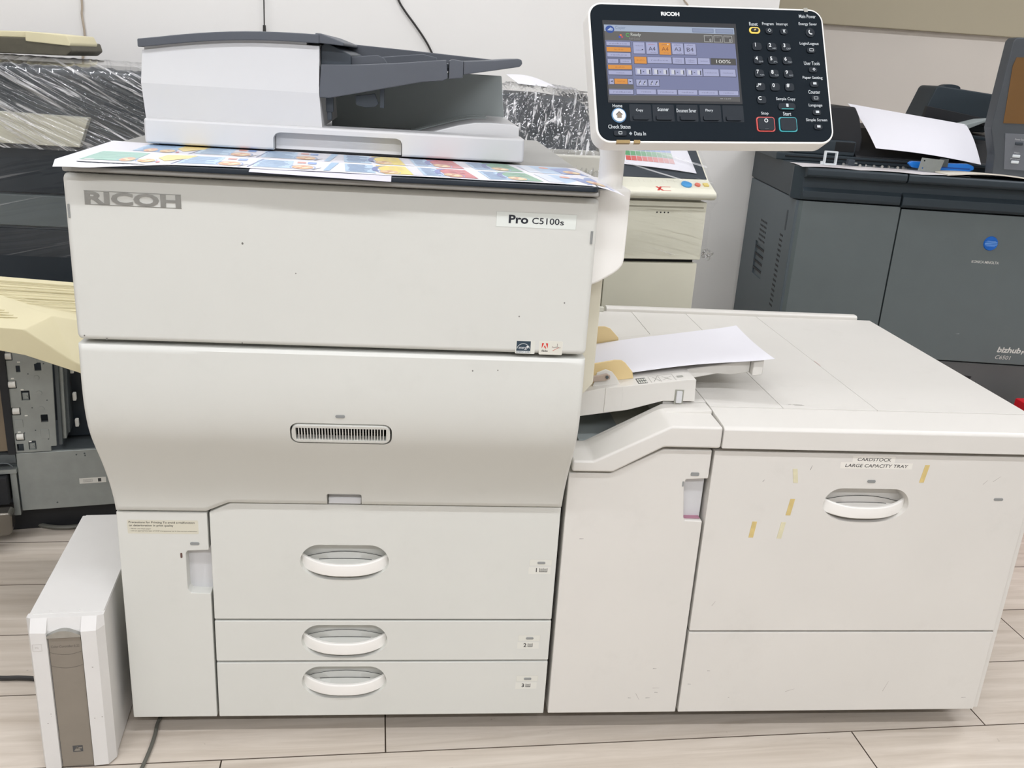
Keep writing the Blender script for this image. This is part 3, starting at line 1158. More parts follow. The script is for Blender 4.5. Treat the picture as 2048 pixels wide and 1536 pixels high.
stext('Ready', 0.235, 0.130, 0.055, S(222, 226, 220), w=0.076)
stext('Full Color', 0.225, 0.180, 0.026, S(150, 150, 148), w=0.085)
p = sc(0.174, 0.132)
ink.ring(p[0], p[1], 0.0030, 0.0028, 0.0009, S(96, 200, 90), 4, 20, 320)
for dx, dy, c in ((0.0, 0.0016, S(236, 120, 70)), (-0.0020, -0.0012, S(60, 90, 200)), (0.0020, -0.0012, S(190, 80, 110))):
    p = sc(0.121, 0.150)
    ink.ell(p[0] + dx, p[1] + dy, 0.0017, 0.0017, c, 3, 12)
for a, n_ in (((0.759, 0.108, 0.825, 0.199), '0'), ((0.835, 0.108, 0.903, 0.200), '1'), ((0.913, 0.108, 0.979, 0.200), '0')):
    srect(*a, S(186, 186, 184), 2)
    srect(a[0] + 0.004, a[1] + 0.007, a[2] - 0.004, a[3] - 0.007, S(92, 90, 88), 3)
    stext(n_, a[2] - 0.018, 0.172, 0.036, S(226, 226, 224))
    stext('Copies', a[0] + 0.028, 0.130, 0.016, S(170, 170, 168), w=0.036)
for a, c in (((0.008, 0.225, 0.187, 0.275), LILAC), ((0.007, 0.299, 0.188, 0.357), ORG), ((0.009, 0.373, 0.184, 0.426), LILAC),
             ((0.009, 0.457, 0.089, 0.511), LILAC), ((0.102, 0.456, 0.184, 0.510), LILAC), ((0.009, 0.534, 0.186, 0.590), ORG),
             ((0.008, 0.609, 0.185, 0.663), LILAC), ((0.011, 0.719, 0.043, 0.789), LILAC), ((0.049, 0.717, 0.146, 0.786), ORG),
             ((0.151, 0.719, 0.185, 0.787), LILAC), ((0.004, 0.863, 0.183, 0.918), LILAC),
             ((0.209, 0.226, 0.295, 0.377), LILAC), ((0.307, 0.224, 0.394, 0.379), LILAC), ((0.406, 0.224, 0.494, 0.384), ORG),
             ((0.504, 0.228, 0.591, 0.377), LILAC), ((0.599, 0.229, 0.688, 0.376), LILAC),
             ((0.210, 0.420, 0.302, 0.510), ORG), ((0.310, 0.419, 0.493, 0.502), LILAC), ((0.501, 0.421, 0.591, 0.503), LILAC),
             ((0.599, 0.421, 0.689, 0.503), LILAC), ((0.696, 0.420, 0.788, 0.501), LILAC), ((0.798, 0.420, 0.991, 0.502), S(84, 82, 78)),
             ((0.211, 0.566, 0.331, 0.660), LILAC), ((0.340, 0.566, 0.462, 0.660), LILAC), ((0.471, 0.566, 0.594, 0.662), LILAC),
             ((0.601, 0.566, 0.723, 0.662), LILAC), ((0.731, 0.567, 0.851, 0.662), LILAC), ((0.863, 0.566, 0.983, 0.662), LILAC),
             ((0.212, 0.722, 0.294, 0.806), LILAC), ((0.303, 0.722, 0.385, 0.806), LILAC),
             ((0.208, 0.852, 0.356, 0.915), LILAC), ((0.366, 0.853, 0.515, 0.915), LILAC), ((0.524, 0.853, 0.672, 0.915), LILAC),
             ((0.683, 0.854, 0.831, 0.916), LILAC), ((0.841, 0.855, 0.990, 0.915), LILAC)):
    srect(a[0] - 0.003, a[1] - 0.004, a[2] + 0.004, a[3] + 0.008, S(84, 86, 110), 2)
    srect(*a, c, 3)
GT = S(130, 132, 160)
for cx_, cy_, w_ in ((0.098, 0.25, 0.13), (0.097, 0.40, 0.12), (0.049, 0.484, 0.05), (0.143, 0.484, 0.05), (0.097, 0.636, 0.06), (0.10, 0.89, 0.13),
                     (0.252, 0.27, 0.06), (0.252, 0.33, 0.05), (0.402, 0.460, 0.13), (0.546, 0.45, 0.05), (0.546, 0.475, 0.05), (0.644, 0.45, 0.05),
                     (0.644, 0.475, 0.05), (0.742, 0.46, 0.06), (0.791, 0.614, 0.09), (0.923, 0.614, 0.08), (0.282, 0.883, 0.07), (0.44, 0.883, 0.10),
                     (0.598, 0.883, 0.09), (0.757, 0.883, 0.10), (0.915, 0.883, 0.08)):
    stext('reduce', cx_, cy_, 0.018, GT, w=w_)
for cx_, cy_, w_ in ((0.097, 0.328, 0.07), (0.097, 0.562, 0.07), (0.098, 0.751, 0.06), (0.256, 0.465, 0.06)):
    stext('auto', cx_, cy_, 0.020, S(200, 124, 54), w=w_)
for t_, cx_ in (('A4', 0.350), ('A4', 0.450), ('A3', 0.547), ('B4', 0.643)):
    stext(t_, cx_, 0.308, 0.052, S(70, 66, 88) if cx_ != 0.450 else S(150, 84, 40), w=0.052)
    stext('plain', cx_, 0.252, 0.018, S(196, 90, 90) if cx_ < 0.4 else S(110, 100, 120), w=0.045)
    stext('tray', cx_ + 0.01, 0.362, 0.012, S(120, 110, 130), w=0.045)
p = sc(0.474, 0.247)
ink.ell(p[0], p[1], 0.0010, 0.0012, S(250, 246, 226), 4, 8)
stext('100%', 0.895, 0.461, 0.046, S(236, 236, 232), w=0.112)
p = sc(0.028, 0.752)
ink.poly([(p[0] - 0.0015, p[1]), (p[0] + 0.0013, p[1] + 0.0014), (p[0] + 0.0013, p[1] - 0.0014)], S(30, 34, 60), 4)
p = sc(0.168, 0.752)
ink.poly([(p[0] + 0.0015, p[1]), (p[0] - 0.0013, p[1] + 0.0014), (p[0] - 0.0013, p[1] - 0.0014)], S(30, 34, 60), 4)
p = sc(0.277, 0.322)
ink.ell(p[0], p[1], 0.0013, 0.0009, S(50, 50, 80), 4, 8)
for x0 in (0.213, 0.342, 0.473, 0.603):        # small page icons
    for dx, wd in ((0.012, 0.022), (0.082, 0.020)):
        srect(x0 + dx, 0.585, x0 + dx + wd, 0.645, S(222, 224, 236), 4)
        srect(x0 + dx + wd, 0.592, x0 + dx + wd + 0.008, 0.650, S(70, 72, 90), 4)
    srect(x0 + 0.054, 0.612, x0 + 0.064, 0.622, S(60, 60, 90), 4)
for x0 in (0.214, 0.305):
    for dx in (0.012, 0.048):
        p, q = sc(x0 + dx, 0.79), sc(x0 + dx + 0.022, 0.738)
        ink.poly([(p[0], p[1]), (p[0] + 0.0016, p[1]), (q[0], q[1]), (q[0] - 0.0016, q[1])], S(80, 82, 100), 4)
        ink.poly([(p[0] + 0.0010, p[1] + 0.0020), (p[0] + 0.0030, p[1]), (p[0] + 0.0040, p[1] + 0.003)], S(226, 228, 238), 4)
stext('12:09', 0.905, 0.962, 0.020, S(170, 170, 168), w=0.05)
srect(0.845, 0.955, 0.868, 0.968, S(150, 150, 150), 4)
ink.build('touch_screen', lambda u, v, l: pp(u, v, 0.0007 + l), SCREEN, op, lift=0.00008, label='lit lilac touch screen with orange buttons')


def key(u, v, wd, h, r=None, m=None, hgt=0.0022, name='key'):
    r = r if r is not None else min(wd, h) * 0.35
    return mk(name, panel_prism(rrect(u, v, wd, h, r, 5), -0.001, hgt, 0.0007, 2), m or KEYM, op)


for r_, vv in enumerate((0.0440, 0.0225, 0.0012, -0.0198)):
    for c_, uu in enumerate((0.0735, 0.0973, 0.1208)):
        key(uu, vv, 0.0152, 0.0125, 0.0042)
key(0.0735, -0.0405, 0.0150, 0.0120, 0.0042)
key(0.1137, -0.0507, 0.0285, 0.0112, 0.0050)
for u, m in ((0.0770, KEYR), (0.1132, KEYT)):
    key(u, -0.0785, 0.0300, 0.0235, 0.0045, m, 0.0012, 'key_ring')
    key(u, -0.0785, 0.0258, 0.0195, 0.0030, KEYM, 0.0030)
key(0.0722, 0.0698, 0.0180, 0.0105, 0.0052, KEYY, 0.0012, 'key_ring')
key(0.0722, 0.0700, 0.0120, 0.0056, 0.0027, KEYM, 0.0026)
key(0.0955, 0.0692, 0.0120, 0.0095, 0.0045)
key(0.1197, 0.0688, 0.0125, 0.0095, 0.0045)
bm = panel_prism(ellipse(0.1635, 0.0685, 0.0078, 0.0078, 20), -0.001, 0.0018, 0.0006, 1)
mk('key', bm, KEYM, op)
for v in (0.0398, 0.0085, -0.0145, -0.0370, -0.0593, -0.0823):
    key(0.1620, v, 0.0140, 0.0088, 0.0040)
for u in (-0.1195, -0.0838, -0.0465, -0.0098, 0.0262):
    key(u, -0.0700, 0.0245, 0.0075, 0.0022, None, 0.0026)
    mk('key_well', panel_prism(rrect(u, -0.0625, 0.0335, 0.0260, 0.0016, 3), -0.001, 0.0004), KEYM, op)
mk('home_ring', panel_prism(ellipse(-0.1530, -0.0668, 0.0112, 0.0112, 28), -0.001, 0.0010), KEYB, op)
mk('home_key', panel_prism(ellipse(-0.1530, -0.0668, 0.0098, 0.0098, 28), -0.001, 0.0022, 0.0006, 2), KEYW, op, label='round white home key')
key(-0.1532, -0.0944, 0.0190, 0.0078, 0.0022)
# brown tape residue on the rim
for u, wd in ((-0.1490, 0.0205), (-0.1278, 0.0095)):
    mk('tape_scrap', panel_prism([(u - wd / 2, -0.1040), (u + wd / 2, -0.1040), (u + wd / 2, -0.1085), (u - wd / 2, -0.1085)], -0.0060, 0.0004), mat('brown_tape', S(150, 124, 70), 0.5), op)
mk('power_notch', panel_prism([(0.1575, 0.1025), (0.1635, 0.1025), (0.1635, 0.1090), (0.1575, 0.1090)], -0.006, 0.0003), mat('notch_grey', S(160, 158, 148), 0.5), op)
WT, WD = S(190, 196, 198), S(150, 158, 162)
ink = Ink()
ink.text('RICOH', -0.0612, 0.0922, 0.0062, S(226, 228, 226), 1, w=0.0290, bold=0.045)
ink.build('panel_brand', lambda u, v, l: pp(u, v, 0.0005 + l), INK, op)
H_ = 0.0058
for t_, u, v, wd in (('Reset', 0.0713, 0.0802, 0.0140), ('Program', 0.0951, 0.0806, 0.0190), ('Interrupt', 0.1183, 0.0808, 0.0190),
                     ('Main Power', 0.1617, 0.0950, 0.0280), ('Energy Saver', 0.1613, 0.0822, 0.0305), ('Login/Logout', 0.1606, 0.0506, 0.0315),
                     ('User Tools', 0.1618, 0.0194, 0.0260), ('Paper Setting', 0.1609, -0.0041, 0.0330), ('Counter', 0.1614, -0.0264, 0.0195),
                     ('Language', 0.1615, -0.0480, 0.0225), ('Simple Screen', 0.1610, -0.0714, 0.0350), ('Sample Copy', 0.1133, -0.0386, 0.0315),
                     ('Stop', 0.0771, -0.0617, 0.0118), ('Start', 0.1133, -0.0615, 0.0132), ('Home', -0.1542, -0.0521, 0.0148),
                     ('Check Status', -0.1535, -0.0840, 0.0340), ('Data In', -0.1225, -0.0943, 0.0178), ('Copy', -0.1207, -0.0589, 0.0110),
                     ('Scanner', -0.0841, -0.0568, 0.0175), ('Document Server', -0.0479, -0.0584, 0.0310), ('Fiery', -0.0115, -0.0580, 0.0120)):
    ink = Ink()
    ink.text(t_, u, v, H_ if len(t_) > 5 or t_ in ('Reset', 'Start', 'Stop') else 0.0050, WT, 1, w=wd, bold=0.012)
    if t_ == 'Data In':
        ink.poly([(-0.1395, -0.0943), (-0.1370, -0.0915), (-0.1345, -0.0943), (-0.1370, -0.0971)], WD, 1)
    ink.build('key_caption', lambda u, v, l: pp(u, v, 0.0005 + l), INK, op)
ink = Ink()
L1 = S(214, 218, 218)
num = [('1', ''), ('2', 'ABC'), ('3', 'DEF'), ('4', 'GHI'), ('5', 'JKL'), ('6', 'MNO'), ('7', 'PQRS'), ('8', 'TUV'), ('9', 'WXYZ'), ('./*', ''), ('0', ''), ('#', '')]
for i, (a, b) in enumerate(num):
    u = (0.0735, 0.0973, 0.1208)[i % 3]
    v = (0.0440, 0.0225, 0.0012, -0.0198)[i // 3]
    ink.text(a, u - 0.0032, v + 0.0020, 0.0060, L1, 1, w=(0.0085 if a == './*' else None), bold=0.02)
    if b:
        ink.text(b, u + 0.0036, v - 0.0032, 0.0026, WD, 1, w=0.0068)
ink.text('C', 0.0700, -0.0385, 0.0060, L1, 1, bold=0.02)
ink.ring(0.0770, -0.0735, 0.0031, 0.0031, 0.0012, L1, 2)
ink.rect(0.0742, -0.0866, 0.0798, -0.0861, S(90, 98, 102), 2)
ink.rect(0.1040, -0.0553, 0.1235, -0.0546, S(60, 190, 190), 1)
ink.rr(0.1137, -0.0492, 0.0038, 0.0052, 0.0005, WT, 1)
ink.poly([(0.0698, 0.0690), (0.0720, 0.0714), (0.0742, 0.0710), (0.0722, 0.0686)], S(206, 180, 110), 1)
ink.ring(0.0955, 0.0695, 0.0030, 0.0030, 0.0010, WT, 1, n=4)
ink.poly([(0.1172, 0.0712), (0.1222, 0.0712), (0.1178, 0.0668), (0.1218, 0.0668)], WT, 1)
ink.ring(0.1640, 0.0688, 0.0042, 0.0042, 0.0016, L1, 1, 130, 300)
for v in (0.0398, -0.0370):
    ink.frame(0.1585, v - 0.0022, 0.1655, v + 0.0022, 0.0008, WT, 1)
ink.ring(0.1632, 0.0088, 0.0026, 0.0026, 0.0013, WT, 1, n=4)
for v in (-0.0140, -0.0593, -0.0823):
    ink.rect(0.1595, v - 0.0016, 0.1650, v + 0.0020, WT, 1)
ink.frame(-0.1562, -0.0966, -0.1506, -0.0922, 0.0009, WT, 1)
hx, hv = -0.1530, -0.0668
ink.poly([(hx - 0.0052, hv + 0.0006), (hx, hv + 0.0056), (hx + 0.0052, hv + 0.0006), (hx + 0.0042, hv - 0.0002), (hx, hv + 0.0040), (hx - 0.0042, hv - 0.0002)], S(84, 72, 60), 1)
ink.poly([(hx - 0.0034, hv - 0.0044), (hx - 0.0034, hv + 0.0002), (hx, hv + 0.0034), (hx + 0.0034, hv + 0.0002), (hx + 0.0034, hv - 0.0044)], S(128, 112, 92), 1)
ink.build('key_lettering', lambda u, v, l: pp(u, v, 0.0031 + l), INK, op)

# ---------------------------------------------------------------- document feeder on top
AF = mk('document_feeder', box(0.042, 0.708, 0.2365, 0.64, 1.1185, 1.142, 0.004, 3), FEEDW, PR, label='white and charcoal document feeder')
# front lip with a long hand recess
lip = mk('front_lip', box(0.042, 0.708, 0.178, 0.240, 1.1175, 1.1605, 0.005, 3), FEEDW, AF)
lip_cut = bmesh.new()
add_prism(lip_cut, [(0.262, 1.10), (0.488, 1.10), (0.488, 1.139), (0.485, 1.1455), (0.478, 1.1485), (0.274, 1.1485), (0.266, 1.1455), (0.262, 1.139)],
          'y', 0.15, 0.204)
cut(lip, lip_cut)
mk('lip_recess', prism([(0.2030, 1.1185), (0.2030, 1.150), (0.2015, 1.150), (0.1985, 1.1185)], 'x', 0.264, 0.486), FEEDW, AF)
mk('platen_pad', box(0.06, 0.69, 0.20, 0.62, 1.1150, 1.1185, 0), BLACK, AF)
arc = []
for i in range(13):
    x = 0.045 + (0.342 - 0.045) * i / 12
    t = i / 12
    arc.append((x, 1.2715 + 0.033 * t - 0.0085 * t * t * 1.0 + 0.010 * math.sin(math.pi * t) * 0.6))
bm = bmesh.new()
fr_b = [(0.042, 1.1600), (0.346, 1.1600)]
# body with a crease two thirds up: upper half leans back a little
up_poly = arc
def feeder_body():
    bm = bmesh.new()
    rows = []
    zc = 1.2180
    for k, (tz, yo) in enumerate(((0.0, 0.186), (0.5, 0.1800), (1.0, 0.1880))):
        row = []
        for x, zt in arc:
            z = 1.1600 + (zc - 1.1600) * tz * 2 if tz <= 0.5 else zc + (zt - zc) * (tz - 0.5) * 2
            xx = x + (0.0045 if (x > 0.34 and tz == 0) else 0) - (0.003 if (x < 0.05 and tz == 0.5) else 0)
            row.append((xx, yo, z))
        rows.append(row)
    V = [[bm.verts.new(p) for p in r_] for r_ in rows]
    B_ = [[bm.verts.new((p[0], 0.625, p[2])) for p in r_] for r_ in rows]
    n = len(arc)
    for a in range(2):
        for i in range(n - 1):
            bm.faces.new((V[a][i], V[a][i + 1], V[a + 1][i + 1], V[a + 1][i]))
            bm.faces.new((B_[a][i], B_[a + 1][i], B_[a + 1][i + 1], B_[a][i + 1]))
        bm.faces.new((V[a][0], V[a + 1][0], B_[a + 1][0], B_[a][0]))
        bm.faces.new((V[a][-1], B_[a][-1], B_[a + 1][-1], V[a + 1][-1]))
    for i in range(n - 1):
        bm.faces.new((V[2][i], V[2][i + 1], B_[2][i + 1], B_[2][i]))
        bm.faces.new((V[0][i], B_[0][i], B_[0][i + 1], V[0][i + 1]))
    bmesh.ops.recalc_face_normals(bm, faces=bm.faces[:])
    return bm
fb = mk('feeder_body', feeder_body(), FEEDW, AF, 6)
poly = [(x + (0.001 if i else -0.004), z + 0.0040) for i, (x, z) in enumerate(arc)]
lid_poly = poly + [(x, z + 0.0135 + 0.001 * i / 12) for i, (x, z) in list(enumerate(poly))[::-1]]
mk('feeder_lid', prism(lid_poly, 'y', 0.176, 0.60, 0.002, 2), CHAR, AF, 30, label='charcoal lid of the feeder')
mk('lid_seam', prism([(x + 0.003, z - 0.0015) for x, z in arc[:-1]] + [(x + 0.003, z + 0.006) for x, z in arc[:-1]][::-1], 'y', 0.190, 0.59), FEEDW, AF)
# dark throat right of the body
mk('feed_throat', prism([(0.343, 1.225), (0.343, 1.296), (0.352, 1.303), (0.395, 1.285), (0.395, 1.235)], 'y', 0.205, 0.58, 0.002), CHARD, AF)
mk('lid_ramp', prism([(0.336, 1.3010), (0.336, 1.3165), (0.346, 1.3165), (0.385, 1.3040), (0.385, 1.2985)], 'y', 0.178, 0.56, 0.002), CHAR, AF)
# document input tray: two rails, floor, sheet guide, extension arm
mk('tray_rail', prism([(0.3415, 1.2110), (0.345, 1.2665), (0.40, 1.2690), (0.47, 1.2755), (0.562, 1.2868), (0.5655, 1.2560), (0.557, 1.2515),
                       (0.52, 1.2470), (0.46, 1.2335), (0.41, 1.2220), (0.36, 1.2110)], 'y', 0.182, 0.206, 0.0022, 2), CHAR, AF)
mk('tray_rail', prism([(0.345, 1.235), (0.345, 1.3070), (0.50, 1.3010), (0.69, 1.2925), (0.69, 1.2780), (0.56, 1.262), (0.42, 1.24)], 'y', 0.545, 0.562, 0.002, 2), CHAR, AF)
mk('tray_floor', prism([(0.346, 1.2300), (0.346, 1.2360), (0.565, 1.2800), (0.69, 1.2890), (0.69, 1.2840), (0.565, 1.2720)], 'y', 0.206, 0.545, 0.001, 1), CHARD, AF)
mk('sheet_guide', prism([(0.365, 1.2450), (0.3715, 1.2720), (0.380, 1.2800), (0.440, 1.2875), (0.452, 1.2830), (0.461, 1.2700), (0.461, 1.2560)], 'y', 0.226, 0.231, 0.0012, 1), CHAR, AF)
mk('sheet_guide', prism([(0.40, 1.25), (0.41, 1.281), (0.52, 1.2955), (0.55, 1.29), (0.55, 1.27)], 'y', 0.495, 0.50, 0.0012, 1), CHAR, AF)
mk('tray_joint', prism([(0.5665, 1.2545), (0.5665, 1.2850), (0.572, 1.2885), (0.592, 1.2865), (0.592, 1.2580)], 'y', 0.186, 0.230, 0.002, 2), CHAR, AF)
mk('extension_arm', prism([(0.592, 1.2635), (0.592, 1.2860), (0.65, 1.2915), (0.688, 1.2965), (0.6945, 1.2945), (0.696, 1.2880), (0.692, 1.2828), (0.65, 1.2745)], 'y', 0.188, 0.50, 0.002, 2), CHAR, AF)
for x0, x1, z0, z1, yy in ((0.351, 0.364, 1.186, 1.211, 0.21), (0.353, 0.361, 1.172, 1.186, 0.21), (0.446, 0.454, 1.198, 1.236, 0.21)):
    mk('lug', box(x0, x1, yy, yy + 0.01, z0, z1, 0.001), CHARD, AF)
mk('sensor_flap', prism([(0.402, 1.216), (0.437, 1.222), (0.444, 1.205), (0.438, 1.199), (0.420, 1.197), (0.404, 1.201)], 'y', 0.212, 0.222, 0.001), CHARD, AF)
# grey rear wall and white exit hump
mk('rear_wall', prism([(0.335, 1.135), (0.335, 1.262), (0.686, 1.262), (0.700, 1.135)], 'y', 0.50, 0.512, 0.002), MIDGREY, AF)
bm = bmesh.new()
hump = [(0.352, 1.142), (0.50, 1.146), (0.545, 1.160), (0.590, 1.1735), (0.620, 1.1795), (0.650, 1.1810), (0.690, 1.1800), (0.703, 1.1760), (0.7045, 1.142)]
add_prism(bm, hump, 'y', 0.245, 0.63)
mk('exit_ramp', bev(bm, 0.002, 2), FEEDW, AF, 50)
for i in range(3):
    yy = 0.36 + 0.045 * i
    mk('ramp_rib', prism([(x, z + 0.001) for x, z in hump[1:6]] + [(x, z + 0.0035) for x, z in hump[1:6]][::-1], 'y', yy, yy + 0.006), MIDGREY, AF)

FEED_M = Matrix.Translation((0.0182, -0.0540, 0.0450)) @ Matrix.Scale(0.965, 4)
for o in [AF] + list(AF.children):
    o.data.transform(FEED_M)

# ---------------------------------------------------------------- bypass tray on the right side
BY = mk('bypass_tray', prism([(0.8385, 0.657), (0.8385, 0.706), (0.870, 0.7135), (1.045, 0.7375), (1.0585, 0.7375), (1.0605, 0.6935), (0.998, 0.6925), (0.930, 0.672)],
                             'y', 0.100, 0.415, 0.0015, 2), IVL, PR, label='ivory bypass paper tray tilted up to the right')


def tray_z(x):
    return 0.7135 + (x - 0.870) * (0.024 / 0.175)


mk('side_panel', prism([(0.884, 0.667), (0.884, 0.7160), (0.918, 0.7205), (0.918, 0.672)], 'y', 0.0985, 0.104, 0.0006), IVL, BY)
mk('latch', box(1.022, 1.034, 0.0955, 0.103, 0.690, 0.7145, 0.002), FEEDW, BY)
mk('latch_slot', box(1.0195, 1.0370, 0.0992, 0.1005, 0.6875, 0.7165, 0), mat('slot_grey', S(150, 150, 138), 0.6), BY)
mk('tray_extension', prism([(1.04, 0.712), (1.04, 0.734), (1.186, 0.7600), (1.186, 0.7350), (1.150, 0.7290), (1.120, 0.7300)], 'y', 0.165, 0.36, 0.0015, 1), IVL, BY)
mk('extension_end', prism([(1.1865, 0.732), (1.1865, 0.762), (1.207, 0.766), (1.207, 0.735)], 'y', 0.15, 0.375, 0.0015, 1), IVL, BY)


def guide(poly, y0, y1, name='paper_guide'):
    return mk(name, prism(poly, 'y', y0, y1, 0.0012, 2), TAN, BY)


guide([(0.840, 0.7080), (0.840, 0.7460), (0.905, 0.7600), (0.918, 0.7600), (0.926, 0.7550), (0.942, 0.7370), (0.945, 0.7240)], 0.138, 0.143)
guide([(0.840, 0.7080), (0.840, 0.7600), (0.928, 0.7640), (0.940, 0.7600), (0.960, 0.7400), (0.962, 0.7260)], 0.366, 0.371)
mk('guide_arm', prism([(0.845, 0.7220), (0.845, 0.7330), (0.872, 0.7370), (0.886, 0.7410), (0.893, 0.7370), (0.893, 0.7300), (0.884, 0.7265)], 'y', 0.110, 0.116, 0.0015), mat('brown_grey_arm', S(168, 152, 138), 0.5), BY)
mk('arm_cheek', prism([(0.862, 0.7120), (0.868, 0.7400), (0.884, 0.7475), (0.897, 0.7430), (0.908, 0.7300), (0.914, 0.7190)], 'y', 0.117, 0.120, 0.0008), IVL, BY)
mk('arm_screw', prism(ellipse(0.8865, 0.7345, 0.0030, 0.0030, 14), 'y', 0.108, 0.111), STEELD, BY)
ink = Ink()
K1, K2 = S(70, 72, 70), S(150, 150, 142)
for u0, v0, wd, h, c in ((0.948, 0.1050, 0.018, 0.030, K1), (0.973, 0.104, 0.0007, 0.036, K2), (0.992, 0.104, 0.0007, 0.036, K2), (1.020, 0.104, 0.0007, 0.036, K2),
                         (0.975, 0.140, 0.045, 0.0010, K2), (1.026, 0.118, 0.012, 0.010, K2)):
    ink.rect(u0, v0, u0 + wd, v0 + h, c, 1)
for i in range(4):
    for j in range(2):
        ink.rect(0.9495 + 0.0043 * i, 0.1075 + 0.014 * j, 0.9525 + 0.0043 * i, 0.1170 + 0.014 * j, S(210, 210, 200), 2)
for a, b in (((0.978, 0.108), (0.990, 0.136)), ((0.990, 0.110), (0.980, 0.134)), ((0.996, 0.112), (1.016, 0.130)), ((1.012, 0.110), (0.998, 0.132))):
    ink.poly([a, (a[0] + 0.0012, a[1]), (b[0] + 0.0012, b[1]), b], K2, 1)
ink.build('instruction_print', lambda u, v, l: (u, v, tray_z(u) + 0.0003 + l), INK, BY)
ink = Ink()
for u0, v0, wd, h, c in ((0.918, 0.376, 0.012, 0.030, K1), (0.938, 0.376, 0.0007, 0.034, K2), (0.948, 0.392, 0.004, 0.006, K1), (0.965, 0.380, 0.016, 0.0008, K2), (0.99, 0.384, 0.005, 0.004, K2)):
    ink.rect(u0, v0, u0 + wd, v0 + h, c, 1)
for i in range(3):
    ink.rect(0.9195, 0.379 + 0.009 * i, 0.929, 0.3805 + 0.009 * i, S(210, 210, 200), 2)
ink.build('instruction_print', lambda u, v, l: (u, v, tray_z(u) + 0.0003 + l), INK, BY)

# ================================================================ large-capacity paper tray docked at the right
LC = thing('large_capacity_tray', 'low white large capacity paper tray unit docked to the right of the printer', 'paper tray',
           (1.27, 0.4, 0), world=True)
mk('body', prism([(0.815, 0.058), (0.815, 0.585), (0.90, 0.590), (1.0, 0.638), (1.735, 0.638), (1.735, 0.058)], 'y', 0.05, 0.785, 0.003, 1), IVD, LC)
LT = [(0.8085, 0.05), (1.0735, 0.05), (1.0735, 0.4878), (1.0395, 0.4892), (1.0365, 0.493), (1.0285, 0.5655), (1.0315, 0.5735),
      (1.0735, 0.5765), (1.0735, 0.634), (0.981, 0.634), (0.886, 0.584), (0.8085, 0.584)]
lcd = mk('left_door', prism(LT, 'y', 0.0, 0.045, 0.0035, 3), IVL, LC)
mk('grip_recess', box(1.024, 1.0725, 0.020, 0.04, 0.484, 0.58, 0), FEEDW, lcd)
mk('grip_stain', box(1.0375, 1.0705, 0.008, 0.021, 0.4893, 0.4902, 0), mat('purple_stain', S(166, 116, 134), 0.6), lcd, label='purple toner stain in the grip')
mk('indicator_lamp', prism(rrect(1.0465, 0.5855, 0.016, 0.007, 0.002, 3), 'y', -0.001, 0.002), LENS, lcd)
mk('key_slot', prism(rrect(1.0262, 0.5650, 0.0030, 0.0105, 0.001, 3), 'y', -0.0006, 0.001), LENS, lcd)
big = drawer('front_door', [(1.0785, 0.2445), (1.724, 0.2445), (1.724, 0.633), (1.0785, 0.633)], 1.392, 0.5235, LC, 0.0, IVL, hh=0.074, hw=0.170)
big['label'] = 'wide upper front door with a scooped grip'
mk('lower_panel', box(1.0785, 1.724, 0.0, 0.045, 0.05, 0.2405, 0.0022), IVL, LC)
mk('side_panel', box(1.726, 1.737, 0.006, 0.785, 0.05, 0.636, 0.002), IVL, LC)
pill('indicator_lamp', 1.3935, 0.0, 0.5770, 0.0165, 0.0062, big)
pill('indicator_lamp', 1.6600, 0.0, 0.5430, 0.0190, 0.0052, big)
# swooping arm cover at the left front
arm = mk('arm_cover', prism([(0.8115, 0.591), (0.8115, 0.613), (0.850, 0.613), (0.988, 0.6845), (1.0845, 0.6845), (1.0845, 0.6425), (0.978, 0.6425), (0.888, 0.591)],
                            'y', -0.012, 0.085, 0.005, 3), IVL, LC)
mk('arm_cover_back', prism([(0.8115, 0.580), (0.8115, 0.606), (0.852, 0.606), (0.995, 0.6855), (1.0845, 0.6905), (1.0845, 0.6385), (0.98, 0.6385), (0.888, 0.586)],
                           'y', 0.060, 0.105, 0.003, 2), IVL, LC)
# top: front ledge and three plates with seams between them
bm = prism([(-0.012, 0.6425), (-0.012, 0.6800), (-0.005, 0.6845), (0.084, 0.6900), (0.084, 0.6425)], 'x', 1.0865, 1.744, 0.0025, 2)
mk('top_ledge', bm, IVL, LC, 40)
for x0, x1 in ((1.0865, 1.2322), (1.2330, 1.4240), (1.4248, 1.744)):
    mk('top_plate', box(x0, x1, 0.0848, 0.792, 0.6395, 0.6905, 0.0012, 2), IVL, LC)
mk('top_plate', box(1.000, 1.0860, 0.108, 0.430, 0.6395, 0.6900, 0.0012, 2), IVL, LC)
mk('top_plate', box(0.842, 1.0860, 0.431, 0.792, 0.6395, 0.6900, 0.0012, 2), IVL, LC)
mk('inner_shelf', box(0.842, 1.0, 0.108, 0.78, 0.590, 0.606, 0.001), MIDGREY, LC)
mk('rear_ridge', prism([(0.790, 0.6700), (0.790, 0.6975), (0.796, 0.7015), (0.812, 0.7015), (0.812, 0.67)], 'x', 1.018, 1.708, 0.002, 2), IVL, LC)
mk('hinge_pin', box(0.998, 1.010, 0.782, 0.796, 0.690, 0.702, 0.002), IVD, LC)
mk('base_plate', box(0.83, 1.72, 0.06, 0.76, 0.042, 0.056, 0.002), GAP, LC)
for x, y in ((0.87, 0.12), (1.66, 0.12), (0.87, 0.70), (1.66, 0.70)):
    bm = bmesh.new()
    add_cyl(bm, (x - 0.012, y, 0.021), (x + 0.012, y, 0.021), 0.021, n=18)
    c = mk('caster', bm, BLACK, LC)
    mk('caster_fork', box(x - 0.016, x + 0.016, y - 0.012, y + 0.012, 0.030, 0.045, 0.002), STEELD, c)
